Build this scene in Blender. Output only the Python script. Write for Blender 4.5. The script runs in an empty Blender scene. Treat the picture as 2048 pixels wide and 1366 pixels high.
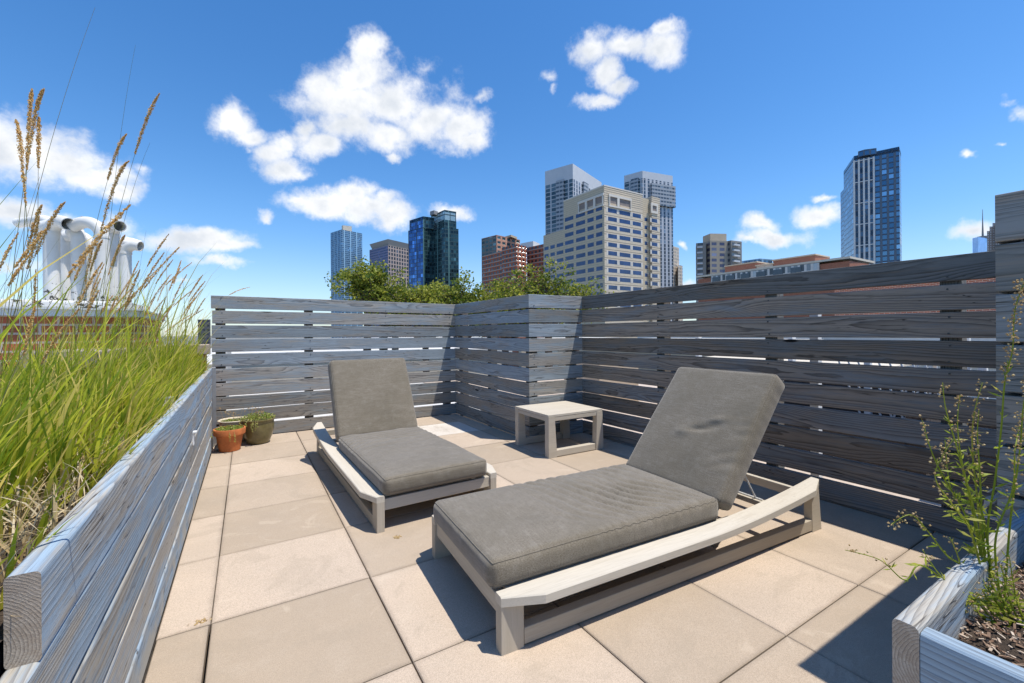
import bpy, math, random
from mathutils import Vector, Matrix, noise as mnoise
random.seed(7)
R = math.radians
sc = bpy.context.scene
col = sc.collection

# ------------------------------------------------------------------ camera
FPX, CYP, YAW, H, ROLL = 868.82, 665.59, .5480, 1.1307, -.0073
FW = Vector((math.sin(YAW), math.cos(YAW), 0)); RT = Vector((math.cos(YAW), -math.sin(YAW), 0)); UP = Vector((0, 0, 1))
cam_d = bpy.data.cameras.new('camera'); cam = bpy.data.objects.new('camera', cam_d); col.objects.link(cam)
cam_d.sensor_width = 36; cam_d.lens = FPX / 2048 * 36; cam_d.shift_y = (CYP - 683) / 2048
cam_d.clip_start = .05; cam_d.clip_end = 12000
cx_ = RT * math.cos(ROLL) + UP * math.sin(ROLL); cy_ = -RT * math.sin(ROLL) + UP * math.cos(ROLL)
m = Matrix.Identity(4)
for i, a in enumerate((cx_, cy_, -FW)):
    for j in range(3): m[j][i] = a[j]
m[2][3] = H
cam.matrix_world = m
sc.camera = cam
sc.view_settings.view_transform = 'Standard'; sc.view_settings.look = 'None'
sc.view_settings.exposure = 0.5; sc.view_settings.gamma = 1.0
sc.cycles.use_denoising = True
sc.cycles.max_bounces = 8; sc.cycles.transparent_max_bounces = 8

# ------------------------------------------------------------------ sun and sky
SUN = Vector((.245, -.255, 1)).normalized()
sun_d = bpy.data.lights.new('sun', 'SUN'); sun_d.energy = 3.8; sun_d.angle = R(.53); sun_d.color = (1, .945, .86)
sun = bpy.data.objects.new('sun', sun_d); col.objects.link(sun)
sun.rotation_euler = SUN.to_track_quat('Z', 'Y').to_euler(); sun.location = (0, 0, 20)
SUN_EL = math.asin(SUN.z); SUN_ROT = math.atan2(SUN.x, SUN.y)

class NT:
    def __init__(s, nt): s.nt = nt; s.n = nt.nodes; s.l = nt.links
    def put(s, sock, v):
        if v is None: return
        if isinstance(v, bpy.types.NodeSocket): s.l.new(v, sock)
        elif isinstance(v, (tuple, list)) and len(v) == 3 and sock.type == 'RGBA': sock.default_value = (*v, 1)
        else: sock.default_value = v
    def math(s, op, a, b=None, c=None, clamp=False):
        n = s.n.new('ShaderNodeMath'); n.operation = op; n.use_clamp = clamp
        s.put(n.inputs[0], a); s.put(n.inputs[1], b)
        if c is not None: s.put(n.inputs[2], c)
        return n.outputs[0]
    def vec(s, op, a, b=None, scale=None):
        n = s.n.new('ShaderNodeVectorMath'); n.operation = op
        s.put(n.inputs[0], a); s.put(n.inputs[1], b)
        if scale is not None: s.put(n.inputs['Scale'], scale)
        return n.outputs['Value'] if op in ('LENGTH', 'DOT_PRODUCT', 'DISTANCE') else n.outputs[0]
    def sep(s, v):
        n = s.n.new('ShaderNodeSeparateXYZ'); s.put(n.inputs[0], v); return n.outputs
    def comb(s, x=0, y=0, z=0):
        n = s.n.new('ShaderNodeCombineXYZ'); s.put(n.inputs[0], x); s.put(n.inputs[1], y); s.put(n.inputs[2], z); return n.outputs[0]
    def noise(s, v, scale=5, detail=3, rough=.5, dist=0, out=0):
        n = s.n.new('ShaderNodeTexNoise'); s.put(n.inputs['Vector'], v); s.put(n.inputs['Scale'], scale)
        n.inputs['Detail'].default_value = detail; n.inputs['Roughness'].default_value = rough; n.inputs['Distortion'].default_value = dist
        return n.outputs[out]
    def vor(s, v, scale=5, feature='F1', out='Distance', rand=1):
        n = s.n.new('ShaderNodeTexVoronoi'); n.feature = feature; s.put(n.inputs['Vector'], v); s.put(n.inputs['Scale'], scale)
        n.inputs['Randomness'].default_value = rand
        return n.outputs[out]
    def white(s, v):
        n = s.n.new('ShaderNodeTexWhiteNoise'); n.noise_dimensions = '3D'; s.put(n.inputs['Vector'], v); return n.outputs['Value'], n.outputs['Color']
    def mix(s, f, a, b, blend='MIX'):
        n = s.n.new('ShaderNodeMix'); n.data_type = 'RGBA'; n.blend_type = blend
        s.put(n.inputs[0], f); s.put(n.inputs[6], a); s.put(n.inputs[7], b); return n.outputs[2]
    def mixf(s, f, a, b):
        n = s.n.new('ShaderNodeMix'); n.data_type = 'FLOAT'
        s.put(n.inputs[0], f); s.put(n.inputs[2], a); s.put(n.inputs[3], b); return n.outputs[0]
    def step(s, v, lo, hi, a=0., b=1.):
        n = s.n.new('ShaderNodeMapRange'); n.interpolation_type = 'SMOOTHSTEP'; n.clamp = True
        s.put(n.inputs[0], v); s.put(n.inputs[1], lo); s.put(n.inputs[2], hi); s.put(n.inputs[3], a); s.put(n.inputs[4], b); return n.outputs[0]
    def attr(s, name, out='Vector'):
        n = s.n.new('ShaderNodeAttribute'); n.attribute_name = name; return n.outputs[out]
    def bump(s, h, strength=.5, dist=.01, normal=None):
        n = s.n.new('ShaderNodeBump'); s.put(n.inputs['Height'], h); n.inputs['Strength'].default_value = strength
        n.inputs['Distance'].default_value = dist
        if normal is not None: s.put(n.inputs['Normal'], normal)
        return n.outputs[0]
    def obj(s): return s.n.new('ShaderNodeTexCoord').outputs['Object']
    def uv(s): return s.n.new('ShaderNodeTexCoord').outputs['UV']

w = bpy.data.worlds.new('World'); sc.world = w; w.use_nodes = True
W = NT(w.node_tree); w.node_tree.nodes.clear()
sky = W.n.new('ShaderNodeTexSky'); sky.sky_type = 'NISHITA'; sky.sun_disc = False
sky.sun_elevation = SUN_EL; sky.sun_rotation = SUN_ROT; sky.altitude = 50; sky.air_density = 1.0; sky.dust_density = .25; sky.ozone_density = 2.2
hs = W.n.new('ShaderNodeHueSaturation'); hs.inputs['Saturation'].default_value = 1.30
_d = W.sep(W.n.new('ShaderNodeTexCoord').outputs['Generated'])
W.l.new(W.step(_d[2], .0, .22, 1.0, 1.30), hs.inputs['Saturation'])
W.l.new(sky.outputs[0], hs.inputs['Color'])
bg = W.n.new('ShaderNodeBackground'); W.l.new(W.mix(1, hs.outputs[0], W.mix(W.step(W.sep(W.n.new('ShaderNodeTexCoord').outputs['Generated'])[2], .0, .28), (.70, .80, .95), (.97, .985, 1.04)), 'MULTIPLY'), bg.inputs[0]); bg.inputs[1].default_value = .13
gd = W.n.new('ShaderNodeTexCoord').outputs['Generated']
# direction -> azimuth, elevation
CL = [(0.2312, 0.5572, 0.0357, 0.0284, 0.14, 1.0), (0.2153, 0.5171, 0.0758, 0.037, 0.138, 1.0), (0.1353, 0.4755, 0.0413, 0.0376, 0.169, 1.0), (0.1945, 0.4636, 0.1027, 0.0432, 0.135, 1.0), (0.2885, 0.475, 0.0934, 0.0423, 0.099, 1.0), (0.1941, 0.4194, 0.0674, 0.027, 0.127, 1.0), (0.3649, 0.4454, 0.0846, 0.0323, 0.064, 1.0), (0.4436, 0.4353, 0.0595, 0.0358, 0.034, 1.0), (0.2719, 0.4099, 0.065, 0.028, 0.095, 1.0), (0.4605, 0.4091, 0.0412, 0.0212, 0.026, 1.0), (0.2791, 0.3737, 0.0183, 0.0096, 0.087, 0.9), (0.1182, 0.4971, 0.0192, 0.0259, 0.184, 0.6), (0.3546, 0.5368, 0.0245, 0.0184, 0.08, 0.35), (0.4271, 0.4985, 0.025, 0.0229, 0.045, 0.35), (0.4762, 0.5037, 0.0172, 0.0079, 0.025, 0.5), (0.185, 0.5328, 0.0203, 0.016, 0.159, 0.5), (-0.0236, 0.3917, 0.0332, 0.0265, 0.215, 1.0), (0.0078, 0.3772, 0.0345, 0.0154, 0.194, 0.9), (0.0465, 0.3548, 0.0324, 0.0302, 0.168, 1.0), (0.0732, 0.3266, 0.0428, 0.0239, 0.145, 1.0), (0.1008, 0.3212, 0.0208, 0.015, 0.135, 0.9), (0.1393, 0.3783, 0.0434, 0.0219, 0.139, 1.0), (0.1079, 0.3952, 0.0248, 0.0178, 0.158, 1.0), (0.0672, 0.3761, 0.0201, 0.0133, 0.169, 0.8), (0.0034, 0.354, 0.0119, 0.0069, 0.188, 0.5), (0.1433, 0.2688, 0.0752, 0.0256, 0.099, 1.0), (0.1981, 0.2859, 0.0433, 0.0259, 0.09, 1.0), (0.2392, 0.2651, 0.066, 0.0255, 0.072, 1.0), (0.2889, 0.2539, 0.0457, 0.0229, 0.057, 1.0), (0.0958, 0.2675, 0.0302, 0.0087, 0.114, 0.8), (0.2677, 0.2856, 0.0257, 0.0163, 0.07, 0.9), (0.0368, 0.2318, 0.0213, 0.0095, 0.116, 0.8), (0.4138, 0.2613, 0.0386, 0.0181, 0.027, 0.9), (-0.3179, 0.2714, 0.0352, 0.0416, 0.281, 1.0), (-0.2879, 0.28, 0.0491, 0.0321, 0.269, 1.0), (-0.2586, 0.2698, 0.0584, 0.0311, 0.243, 1.0), (-0.2156, 0.2574, 0.047, 0.0234, 0.216, 1.0), (-0.1848, 0.2394, 0.0314, 0.0162, 0.193, 1.0), (-0.2445, 0.3068, 0.0322, 0.0162, 0.274, 0.5), (-0.1599, 0.2858, 0.0148, 0.0097, 0.22, 0.5), (-0.3086, 0.1797, 0.0317, 0.0205, 0.185, 1.0), (-0.2727, 0.1766, 0.0275, 0.0137, 0.17, 0.8), (-0.1851, 0.1829, 0.026, 0.0207, 0.148, 0.8), (-0.0738, 0.1742, 0.0677, 0.02, 0.108, 1.0), (-0.0348, 0.1692, 0.0497, 0.0121, 0.098, 1.0), (-0.1108, 0.1734, 0.0294, 0.0106, 0.12, 0.8), (-0.039, 0.1407, 0.041, 0.0085, 0.081, 0.7), (-0.2454, 0.1221, 0.0352, 0.0111, 0.109, 0.5), (-0.299, 0.1099, 0.026, 0.009, 0.109, 0.5), (0.7359, 0.572, 0.0462, 0.0272, -0.092, 1.0), (0.807, 0.5667, 0.0685, 0.0221, -0.127, 1.0), (0.8827, 0.5511, 0.0445, 0.0284, -0.163, 1.0), (0.8962, 0.5768, 0.0262, 0.0152, -0.173, 1.0), (0.7576, 0.5315, 0.0306, 0.0301, -0.099, 1.0), (0.7825, 0.4949, 0.0303, 0.0173, -0.106, 1.0), (0.7427, 0.4749, 0.0417, 0.0125, -0.087, 1.0), (0.7137, 0.5898, 0.0179, 0.0157, -0.083, 0.5), (0.6396, 0.535, 0.0205, 0.011, -0.046, 0.55), (0.6542, 0.511, 0.0091, 0.0104, -0.051, 0.5), (1.0724, 0.2119, 0.0321, 0.0143, -0.129, 0.9), (1.0936, 0.1865, 0.0505, 0.0142, -0.122, 1.0), (1.0504, 0.1856, 0.0261, 0.0088, -0.109, 0.8), (1.166, 0.2135, 0.0343, 0.0188, -0.16, 1.0), (1.1701, 0.243, 0.0165, 0.0053, -0.178, 0.6), (1.3513, 0.2735, 0.011, 0.0074, -0.283, 0.8), (1.3725, 0.1571, 0.0268, 0.0145, -0.183, 0.9), (1.4104, 0.3137, 0.0106, 0.0095, -0.357, 0.5), (1.3972, 0.334, 0.008, 0.0061, -0.365, 0.4), (1.3877, 0.2774, 0.0051, 0.0028, -0.306, 0.4), (0.9203, 0.1814, 0.0099, 0.0052, -0.077, 0.6), (0.9327, 0.1031, 0.0254, 0.0106, -0.05, 0.8), (-0.104, 0.1007, 0.0222, 0.0054, 0.066, 0.4), (0.0358, 0.0673, 0.0106, 0.006, 0.029, 0.6)]
warp = W.noise(gd, 9, 5, .62, 0, 1)
wv = W.vec('SCALE', W.vec('SUBTRACT', warp, (.5, .5, .5)), None, .07)
gx = W.sep(W.vec('ADD', gd, wv))
az = W.math('ARCTAN2', gx[0], gx[1]); hyp = W.math('SQRT', W.math('ADD', W.math('MULTIPLY', gx[0], gx[0]), W.math('MULTIPLY', gx[1], gx[1])))
el = W.math('ARCTAN2', gx[2], hyp)
dmax = None
for a_, e_, ra, re_, sk, wt in CL:
    da = W.math('SUBTRACT', az, a_); de = W.math('SUBTRACT', W.math('SUBTRACT', el, e_), W.math('MULTIPLY', da, sk))
    ln = W.vec('LENGTH', W.comb(W.math('MULTIPLY', da, 1 / (ra * 1.5)), W.math('MULTIPLY', de, 1 / (re_ * 1.5)), 0))
    v = W.math('MULTIPLY_ADD', ln, -wt, wt)
    dmax = v if dmax is None else W.math('SMOOTH_MAX', dmax, v, .15)
fb = W.noise(gd, 22, 9, .66)
fb2 = W.noise(W.vec('ADD', gd, (0, 0, .02)), 14, 5, .55)
dd = W.math('ADD', dmax, W.math('MULTIPLY', W.math('SUBTRACT', fb, .5), 1.15))
fac = W.step(dd, .02, .78)
fac = W.math('MULTIPLY', fac, W.step(dmax, -.25, .05))
shade = W.step(W.math('SUBTRACT', W.math('MULTIPLY', dd, .6), W.math('MULTIPLY', W.math('SUBTRACT', fb2, .5), 1.6)), .0, 1.0)
ccol = W.mix(shade, (.80, .80, .80), (.50, .54, .60))
cb = W.n.new('ShaderNodeBackground'); W.l.new(ccol, cb.inputs[0]); cb.inputs[1].default_value = 1.0
ms = W.n.new('ShaderNodeMixShader'); W.l.new(fac, ms.inputs[0]); W.l.new(bg.outputs[0], ms.inputs[1]); W.l.new(cb.outputs[0], ms.inputs[2])
wo = W.n.new('ShaderNodeOutputWorld'); W.l.new(ms.outputs[0], wo.inputs[0])

# ------------------------------------------------------------------ picture -> place helpers (used to plan real positions)
def ray(u, v):
    a = (u - 1024) / FPX; b = (CYP - v) / FPX
    a, b = a * math.cos(ROLL) - b * math.sin(ROLL), a * math.sin(ROLL) + b * math.cos(ROLL)
    return FW + RT * a + UP * b
def at(u, v, F): return Vector((0, 0, H)) + ray(u, v) * F
def on_z(u, v, z):
    d = ray(u, v); return Vector((0, 0, H)) + d * ((z - H) / d.z)

# ------------------------------------------------------------------ object helpers
def tag(o, label=None, cat=None, group=None, kind=None):
    if label: o['label'] = label
    if cat: o['category'] = cat
    if group: o['group'] = group
    if kind: o['kind'] = kind
    return o
def empty(name, loc=(0, 0, 0), rz=0):
    o = bpy.data.objects.new(name, None); o.empty_display_size = .1; o.location = loc; o.rotation_euler = (0, 0, rz); col.objects.link(o); return o
def copy_tree(o, parent=None):
    c = o.copy(); col.objects.link(c); c.parent = parent
    for ch in [x for x in bpy.data.objects if x.parent == o]: copy_tree(ch, c)
    return c

class MB:
    """mesh collector: verts, faces, uv per corner, 'loc' vector and 'tone' float per vertex"""
    def __init__(s): s.v = []; s.f = []; s.loc = []; s.tone = []; s.uv = []; s.mi = []; s.hasuv = False
    def add(s, vs, fs, loc=None, tone=0., uv=None, mi=0):
        b = len(s.v); s.v += [tuple(x) for x in vs]
        s.f += [tuple(i + b for i in f) for f in fs]
        s.loc += [tuple(x) for x in (loc if loc is not None else vs)]
        s.tone += tone if isinstance(tone, list) else [tone] * len(vs)
        s.mi += [mi] * len(fs)
        if uv is not None: s.hasuv = True
        for k, f in enumerate(fs): s.uv += (uv[k] if uv is not None else [(0, 0)] * len(f))
    def beam(s, O, ex, ey, ez, L, Wd, T, r=.004, off=None, tone=None, seg=1, bow=0., nr=3, capmi=0):
        """rounded box: O = centre of the start face; runs along ex; Wd across ey; T across ez"""
        O = Vector(O); ex = Vector(ex).normalized(); ey = Vector(ey).normalized(); ez = Vector(ez).normalized()
        off = off if off is not None else (random.uniform(0, 60), random.uniform(-.03, .03), random.uniform(-.01, .01))
        tone = random.random() if tone is None else tone
        r = min(r, Wd * .49, T * .49)
        prof = []
        for (sy, sz, a0) in ((1, 1, 0), (-1, 1, 90), (-1, -1, 180), (1, -1, 270)):
            for k in range(nr):
                a = R(a0 + 90 * k / (nr - 1)) if nr > 1 else R(a0 + 45)
                prof.append((sy * (Wd / 2 - r) + r * math.cos(a), sz * (T / 2 - r) + r * math.sin(a)))
        n = len(prof); vs = []; lc = []
        for k in range(seg + 1):
            x = L * k / seg; bz = bow * math.sin(math.pi * k / seg)
            for (y, z) in prof:
                vs.append(O + ex * x + ey * (y + bz) + ez * z); lc.append((x + off[0], y + off[1], z + off[2]))
        fs = []
        for k in range(seg):
            for i in range(n):
                j = (i + 1) % n; fs.append((k * n + i, k * n + j, (k + 1) * n + j, (k + 1) * n + i))
        fs.append(tuple(range(n - 1, -1, -1))); fs.append(tuple(seg * n + i for i in range(n)))
        if ex.cross(ey).dot(ez) > 0: fs = [tuple(reversed(f)) for f in fs]
        fs = [tuple(reversed(f)) for f in fs]
        s.add(vs, fs, lc, tone)
        if capmi: s.mi[-2:] = [capmi, capmi]
    def box(s, x0, x1, y0, y1, z0, z1, r=.0, **k):
        s.beam(((x0), (y0 + y1) / 2, (z0 + z1) / 2), (1, 0, 0), (0, 1, 0), (0, 0, 1), x1 - x0, y1 - y0, z1 - z0, r=r if r else 1e-5, nr=3 if r else 1, **k) if r else s.cube(x0, x1, y0, y1, z0, z1, **k)
    def cube(s, x0, x1, y0, y1, z0, z1, off=(0, 0, 0), tone=.5, M=None):
        vs = [(x, y, z) for z in (z0, z1) for y in (y0, y1) for x in (x0, x1)]
        if M is not None: vs = [M @ Vector(p) for p in vs]
        fs = [(0, 2, 3, 1), (4, 5, 7, 6), (0, 1, 5, 4), (2, 6, 7, 3), (0, 4, 6, 2), (1, 3, 7, 5)]
        P = [vs[0], vs[1], vs[2], vs[4]]
        dx = abs(x1 - x0); dy = abs(y1 - y0); dz = abs(z1 - z0)
        q = lambda a, b: [(0, 0), (0, b), (a, b), (a, 0)]
        uv = [[(0, 0), (0, dy), (dx, dy), (dx, 0)], [(0, 0), (dx, 0), (dx, dy), (0, dy)], [(0, z0), (dx, z0), (dx, z1), (0, z1)],
              [(dx, z0), (dx, z1), (0, z1), (0, z0)], [(dy, z0), (dy, z1), (0, z1), (0, z0)], [(0, z0), (dy, z0), (dy, z1), (0, z1)]]
        # uv of faces: order matches faces above
        uv[4] = [(0, z0), (0, z1), (dy, z1), (dy, z0)]
        uv[5] = [(0, z0), (dy, z0), (dy, z1), (0, z1)]
        s.add(vs, fs, None, tone, uv)
    def loft(s, loops, off=(0, 0, 0), tone=.5, cap=True, close=True, inv=False):
        n = len(loops[0]); vs = [Vector(p) for l in loops for p in l]; fs = []
        for k in range(len(loops) - 1):
            for i in range(n if close else n - 1):
                j = (i + 1) % n; fs.append((k * n + i, k * n + j, (k + 1) * n + j, (k + 1) * n + i))
        if cap: fs.append(tuple(range(n - 1, -1, -1))); fs.append(tuple((len(loops) - 1) * n + i for i in range(n)))
        if inv: fs = [tuple(reversed(f)) for f in fs]
        s.add(vs, fs, [(p.x + off[0], p.y + off[1], p.z + off[2]) for p in vs], tone)
    def tube(s, pts, rad, n=8, cap=True, tone=.5, rads=None):
        pts = [Vector(p) for p in pts]; loops = []; nx = None
        for k, p in enumerate(pts):
            t = (pts[min(k + 1, len(pts) - 1)] - pts[max(k - 1, 0)]).normalized()
            if nx is None:
                nx = t.cross(Vector((0, 0, 1)))
                if nx.length < .1: nx = t.cross(Vector((0, 1, 0)))
            nx = (nx - t * nx.dot(t)).normalized(); ny = t.cross(nx); r = rads[k] if rads else rad
            loops.append([p + (nx * math.cos(2 * math.pi * i / n) + ny * math.sin(2 * math.pi * i / n)) * r for i in range(n)])
        s.loft(loops, tone=tone, cap=cap)
    def lathe(s, prof, n=40, c=(0, 0, 0), tone=.5, jit=None):
        loops = [[Vector((c[0] + r * math.cos(2 * math.pi * i / n), c[1] + r * math.sin(2 * math.pi * i / n), c[2] + z)) for i in range(n)] for r, z in prof]
        s.loft(loops, tone=tone, cap=True, inv=False)
    def build(s, name, mats, parent=None, smooth=False, attrs=True):
        me = bpy.data.meshes.new(name); me.from_pydata(s.v, [], s.f)
        if not isinstance(mats, (list, tuple)): mats = [mats]
        for mt in mats: me.materials.append(mt)
        if len(mats) > 1: me.polygons.foreach_set('material_index', s.mi)
        if attrs:
            a = me.attributes.new('loc', 'FLOAT_VECTOR', 'POINT'); a.data.foreach_set('vector', [c for p in s.loc for c in p])
            a = me.attributes.new('tone', 'FLOAT', 'POINT'); a.data.foreach_set('value', s.tone)
        if s.hasuv:
            uvl = me.uv_layers.new(name='UVMap'); uvl.data.foreach_set('uv', [c for p in s.uv for c in p])
        if smooth: me.polygons.foreach_set('use_smooth', [True] * len(me.polygons))
        me.update(); me.validate()
        o = bpy.data.objects.new(name, me); col.objects.link(o); o.parent = parent
        return o
def autosmooth(o, deg=40):
    import bmesh
    bm = bmesh.new(); bm.from_mesh(o.data)
    for e in bm.edges:
        e.smooth = len(e.link_faces) == 2 and e.calc_face_angle(0) < R(deg)
    for f in bm.faces: f.smooth = True
    bm.to_mesh(o.data); bm.free(); return o
def recalc(o):
    import bmesh
    bm = bmesh.new(); bm.from_mesh(o.data); bmesh.ops.recalc_face_normals(bm, faces=bm.faces[:]); bm.to_mesh(o.data); bm.free(); return o

# ------------------------------------------------------------------ materials
def newmat(name):
    mt = bpy.data.materials.new(name); mt.use_nodes = True; mt.node_tree.nodes.clear()
    T = NT(mt.node_tree); p = T.n.new('ShaderNodeBsdfPrincipled'); o = T.n.new('ShaderNodeOutputMaterial'); T.l.new(p.outputs[0], o.inputs[0])
    T.p = p; T.out = o
    return mt, T
def plain(name, c, rough=.6, metal=0., var=.12, scale=8, bump=0., spec=.5):
    mt, T = newmat(name); ob = T.obj()
    n = T.noise(ob, scale, 5, .6); n2 = T.noise(ob, scale * 11, 3, .6)
    f = T.math('ADD', T.math('MULTIPLY', n, .65), T.math('MULTIPLY', n2, .35))
    lo = tuple(x * (1 - var) for x in c); hi = tuple(min(1, x * (1 + var)) for x in c)
    T.put(T.p.inputs['Base Color'], T.mix(T.step(f, .3, .7), lo, hi)); T.p.inputs['Roughness'].default_value = rough; T.p.inputs['Metallic'].default_value = metal
    T.p.inputs['Specular IOR Level'].default_value = spec
    if bump: T.put(T.p.inputs['Normal'], T.bump(n2, bump, .004))
    return mt

def wood(name, paint, bare, dark, worn=.5, ringfreq=120, ringamt=.8, rough=.75, bumpd=.0012, knots=True, algae=False, spec=.08):
    mt, T = newmat(name)
    loc = T.attr('loc'); tone = T.attr('tone', 'Fac'); x, y, z = T.sep(loc)
    lx = T.comb(T.math('MULTIPLY', x, 1.0), 0, 0)
    w1 = T.noise(T.comb(T.math('MULTIPLY', x, .5), 3.7, 0), 1, 1.5, .5)
    w2 = T.noise(T.comb(T.math('MULTIPLY', x, .7), 9.1, 0), 1, 1.5, .5)
    wl = T.noise(T.comb(T.math('MULTIPLY', x, 2.4), T.math('MULTIPLY', y, 16), T.math('MULTIPLY', z, 16)), 1, 3, .55)
    kv = T.comb(T.math('MULTIPLY', x, 1.9), T.math('MULTIPLY', y, 9.0), 0)
    kd = T.vor(kv, 1, 'F1', 'Distance'); kc = T.sep(T.vor(kv, 1, 'F1', 'Color'))[0]
    kon = T.math('GREATER_THAN', kc, .72)
    kw = T.math('MULTIPLY', T.step(kd, .55, .0), kon)
    yy = T.math('ADD', y, T.math('MULTIPLY', T.math('SUBTRACT', w1, .5), .26))
    zz = T.math('ADD', T.math('ADD', z, .035), T.math('MULTIPLY', w2, .05))
    rr = T.math('SQRT', T.math('ADD', T.math('MULTIPLY', yy, yy), T.math('MULTIPLY', zz, zz)))
    rr = T.math('ADD', rr, T.math('MULTIPLY', wl, .016))
    if knots: rr = T.math('ADD', rr, T.math('MULTIPLY', kw, .022))
    ph = T.math('FRACT', T.math('MULTIPLY', rr, ringfreq))
    ring = T.math('MULTIPLY', T.math('POWER', ph, 2.2), T.step(ph, 1.0, .93))
    big = T.noise(T.comb(T.math('MULTIPLY', x, 2.2), T.math('MULTIPLY', y, 14), T.math('MULTIPLY', z, 14)), 1, 4, .6)
    fib = T.noise(T.comb(T.math('MULTIPLY', x, 9), T.math('MULTIPLY', y, 420), T.math('MULTIPLY', z, 420)), 1, 3, .6)
    fib2 = T.noise(T.comb(T.math('MULTIPLY', x, 3), T.math('MULTIPLY', y, 90), T.math('MULTIPLY', z, 90)), 1, 4, .65)
    hue = T.math('MULTIPLY', T.math('SUBTRACT', T.math('FRACT', T.math('MULTIPLY', tone, 7.31)), .5), .22)
    wornf = T.step(T.math('ADD', hue, T.math('ADD', T.math('MULTIPLY', big, .7), T.math('MULTIPLY', fib2, .5))), .62 - worn * .25, .85 - worn * .25)
    c = T.mix(wornf, paint, bare)
    rf = T.math('MULTIPLY', ring, T.math('MULTIPLY', ringamt, T.step(big, .2, .6, .45, 1.)))
    c = T.mix(rf, c, dark)
    c = T.mix(T.math('MULTIPLY', T.step(fib, .52, .72), .45), c, dark)
    c = T.mix(T.math('MULTIPLY', T.step(fib2, .62, .78), .5), c, tuple(q * .55 for q in dark))
    blot = T.noise(T.comb(T.math('MULTIPLY', x, 1.1), T.math('MULTIPLY', y, 7), T.math('MULTIPLY', z, 7)), 1, 6, .7)
    c = T.mix(T.step(blot, .50, .70, 0, .45), c, tuple(.5 * p_ + .5 * d_ for p_, d_ in zip(bare, dark)))
    c = T.mix(T.step(blot, .42, .30, 0, .35), c, tuple(min(1, q * 1.25) for q in paint))
    ck = T.math('ABSOLUTE', T.math('SUBTRACT', T.noise(T.comb(T.math('MULTIPLY', x, 1.7), T.math('MULTIPLY', y, 38), T.math('MULTIPLY', z, 38)), 1, 2, .5), .5))
    ckm = T.math('MULTIPLY', T.step(ck, .012, .003), T.step(blot, .48, .56))
    c = T.mix(T.math('MULTIPLY', ckm, .8 if knots else .0), c, tuple(q * .4 for q in dark))
    if knots:
        kn = T.math('MULTIPLY', T.step(kd, .13, .07), kon)
        c = T.mix(kn, c, tuple(q * .35 for q in dark))
    if algae:
        gz = T.sep(T.obj())[2]
        gl = T.math('MULTIPLY', T.step(gz, .28, .02), T.step(T.noise(loc, 6, 4, .6), .4, .6))
        c = T.mix(T.math('MULTIPLY', gl, .8), c, (.42, .38, .30))
    c = T.mix(1, c, T.comb(*(T.step(tone, 0, 1, (.80, .78, .75)[k], (1.12, 1.14, 1.17)[k]) for k in (0, 1, 2))), 'MULTIPLY')
    T.put(T.p.inputs['Base Color'], c)
    T.p.inputs['Roughness'].default_value = rough; T.p.inputs['Specular IOR Level'].default_value = spec
    hgt = T.math('SUBTRACT', T.math('MULTIPLY', ring, .6 * ringamt), T.math('MULTIPLY', fib, .5))
    T.put(T.p.inputs['Normal'], T.bump(hgt, .8, bumpd))
    return mt

M = {}
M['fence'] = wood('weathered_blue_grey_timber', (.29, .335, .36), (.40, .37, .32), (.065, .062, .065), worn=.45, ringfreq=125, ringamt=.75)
M['fence_shade'] = wood('weathered_shade_toned_timber', (.215, .22, .215), (.32, .26, .20), (.05, .042, .036), worn=.5, ringfreq=110, ringamt=.85)  # darker copy of the fence timber, right fence's shade put into the colour
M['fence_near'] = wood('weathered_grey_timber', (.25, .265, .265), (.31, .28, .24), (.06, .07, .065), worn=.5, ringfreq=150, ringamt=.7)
M['planter'] = wood('weathered_pale_blue_timber', (.29, .375, .45), (.45, .41, .34), (.085, .075, .075), worn=.5, ringfreq=130, ringamt=.62, rough=.9, algae=True, bumpd=.0022)
M['frame'] = wood('greige_painted_teak', (.475, .42, .335), (.54, .485, .395), (.34, .30, .235), worn=.5, ringfreq=300, ringamt=.14, rough=.6, bumpd=.0006, knots=False)
M['endgrain'] = wood('weathered_end_grain', (.36, .29, .22), (.46, .39, .31), (.12, .09, .07), worn=.5, ringfreq=210, ringamt=.6, knots=False, bumpd=.002)
M['metal'] = plain('galvanised_metal', (.45, .46, .47), .4, .8, .1)
M['white_metal'] = plain('white_painted_metal', (.72, .72, .70), .5, 0, .06, 4)
M['nail'] = plain('dark_screw_heads', (.08, .08, .08), .5, .6)

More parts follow.
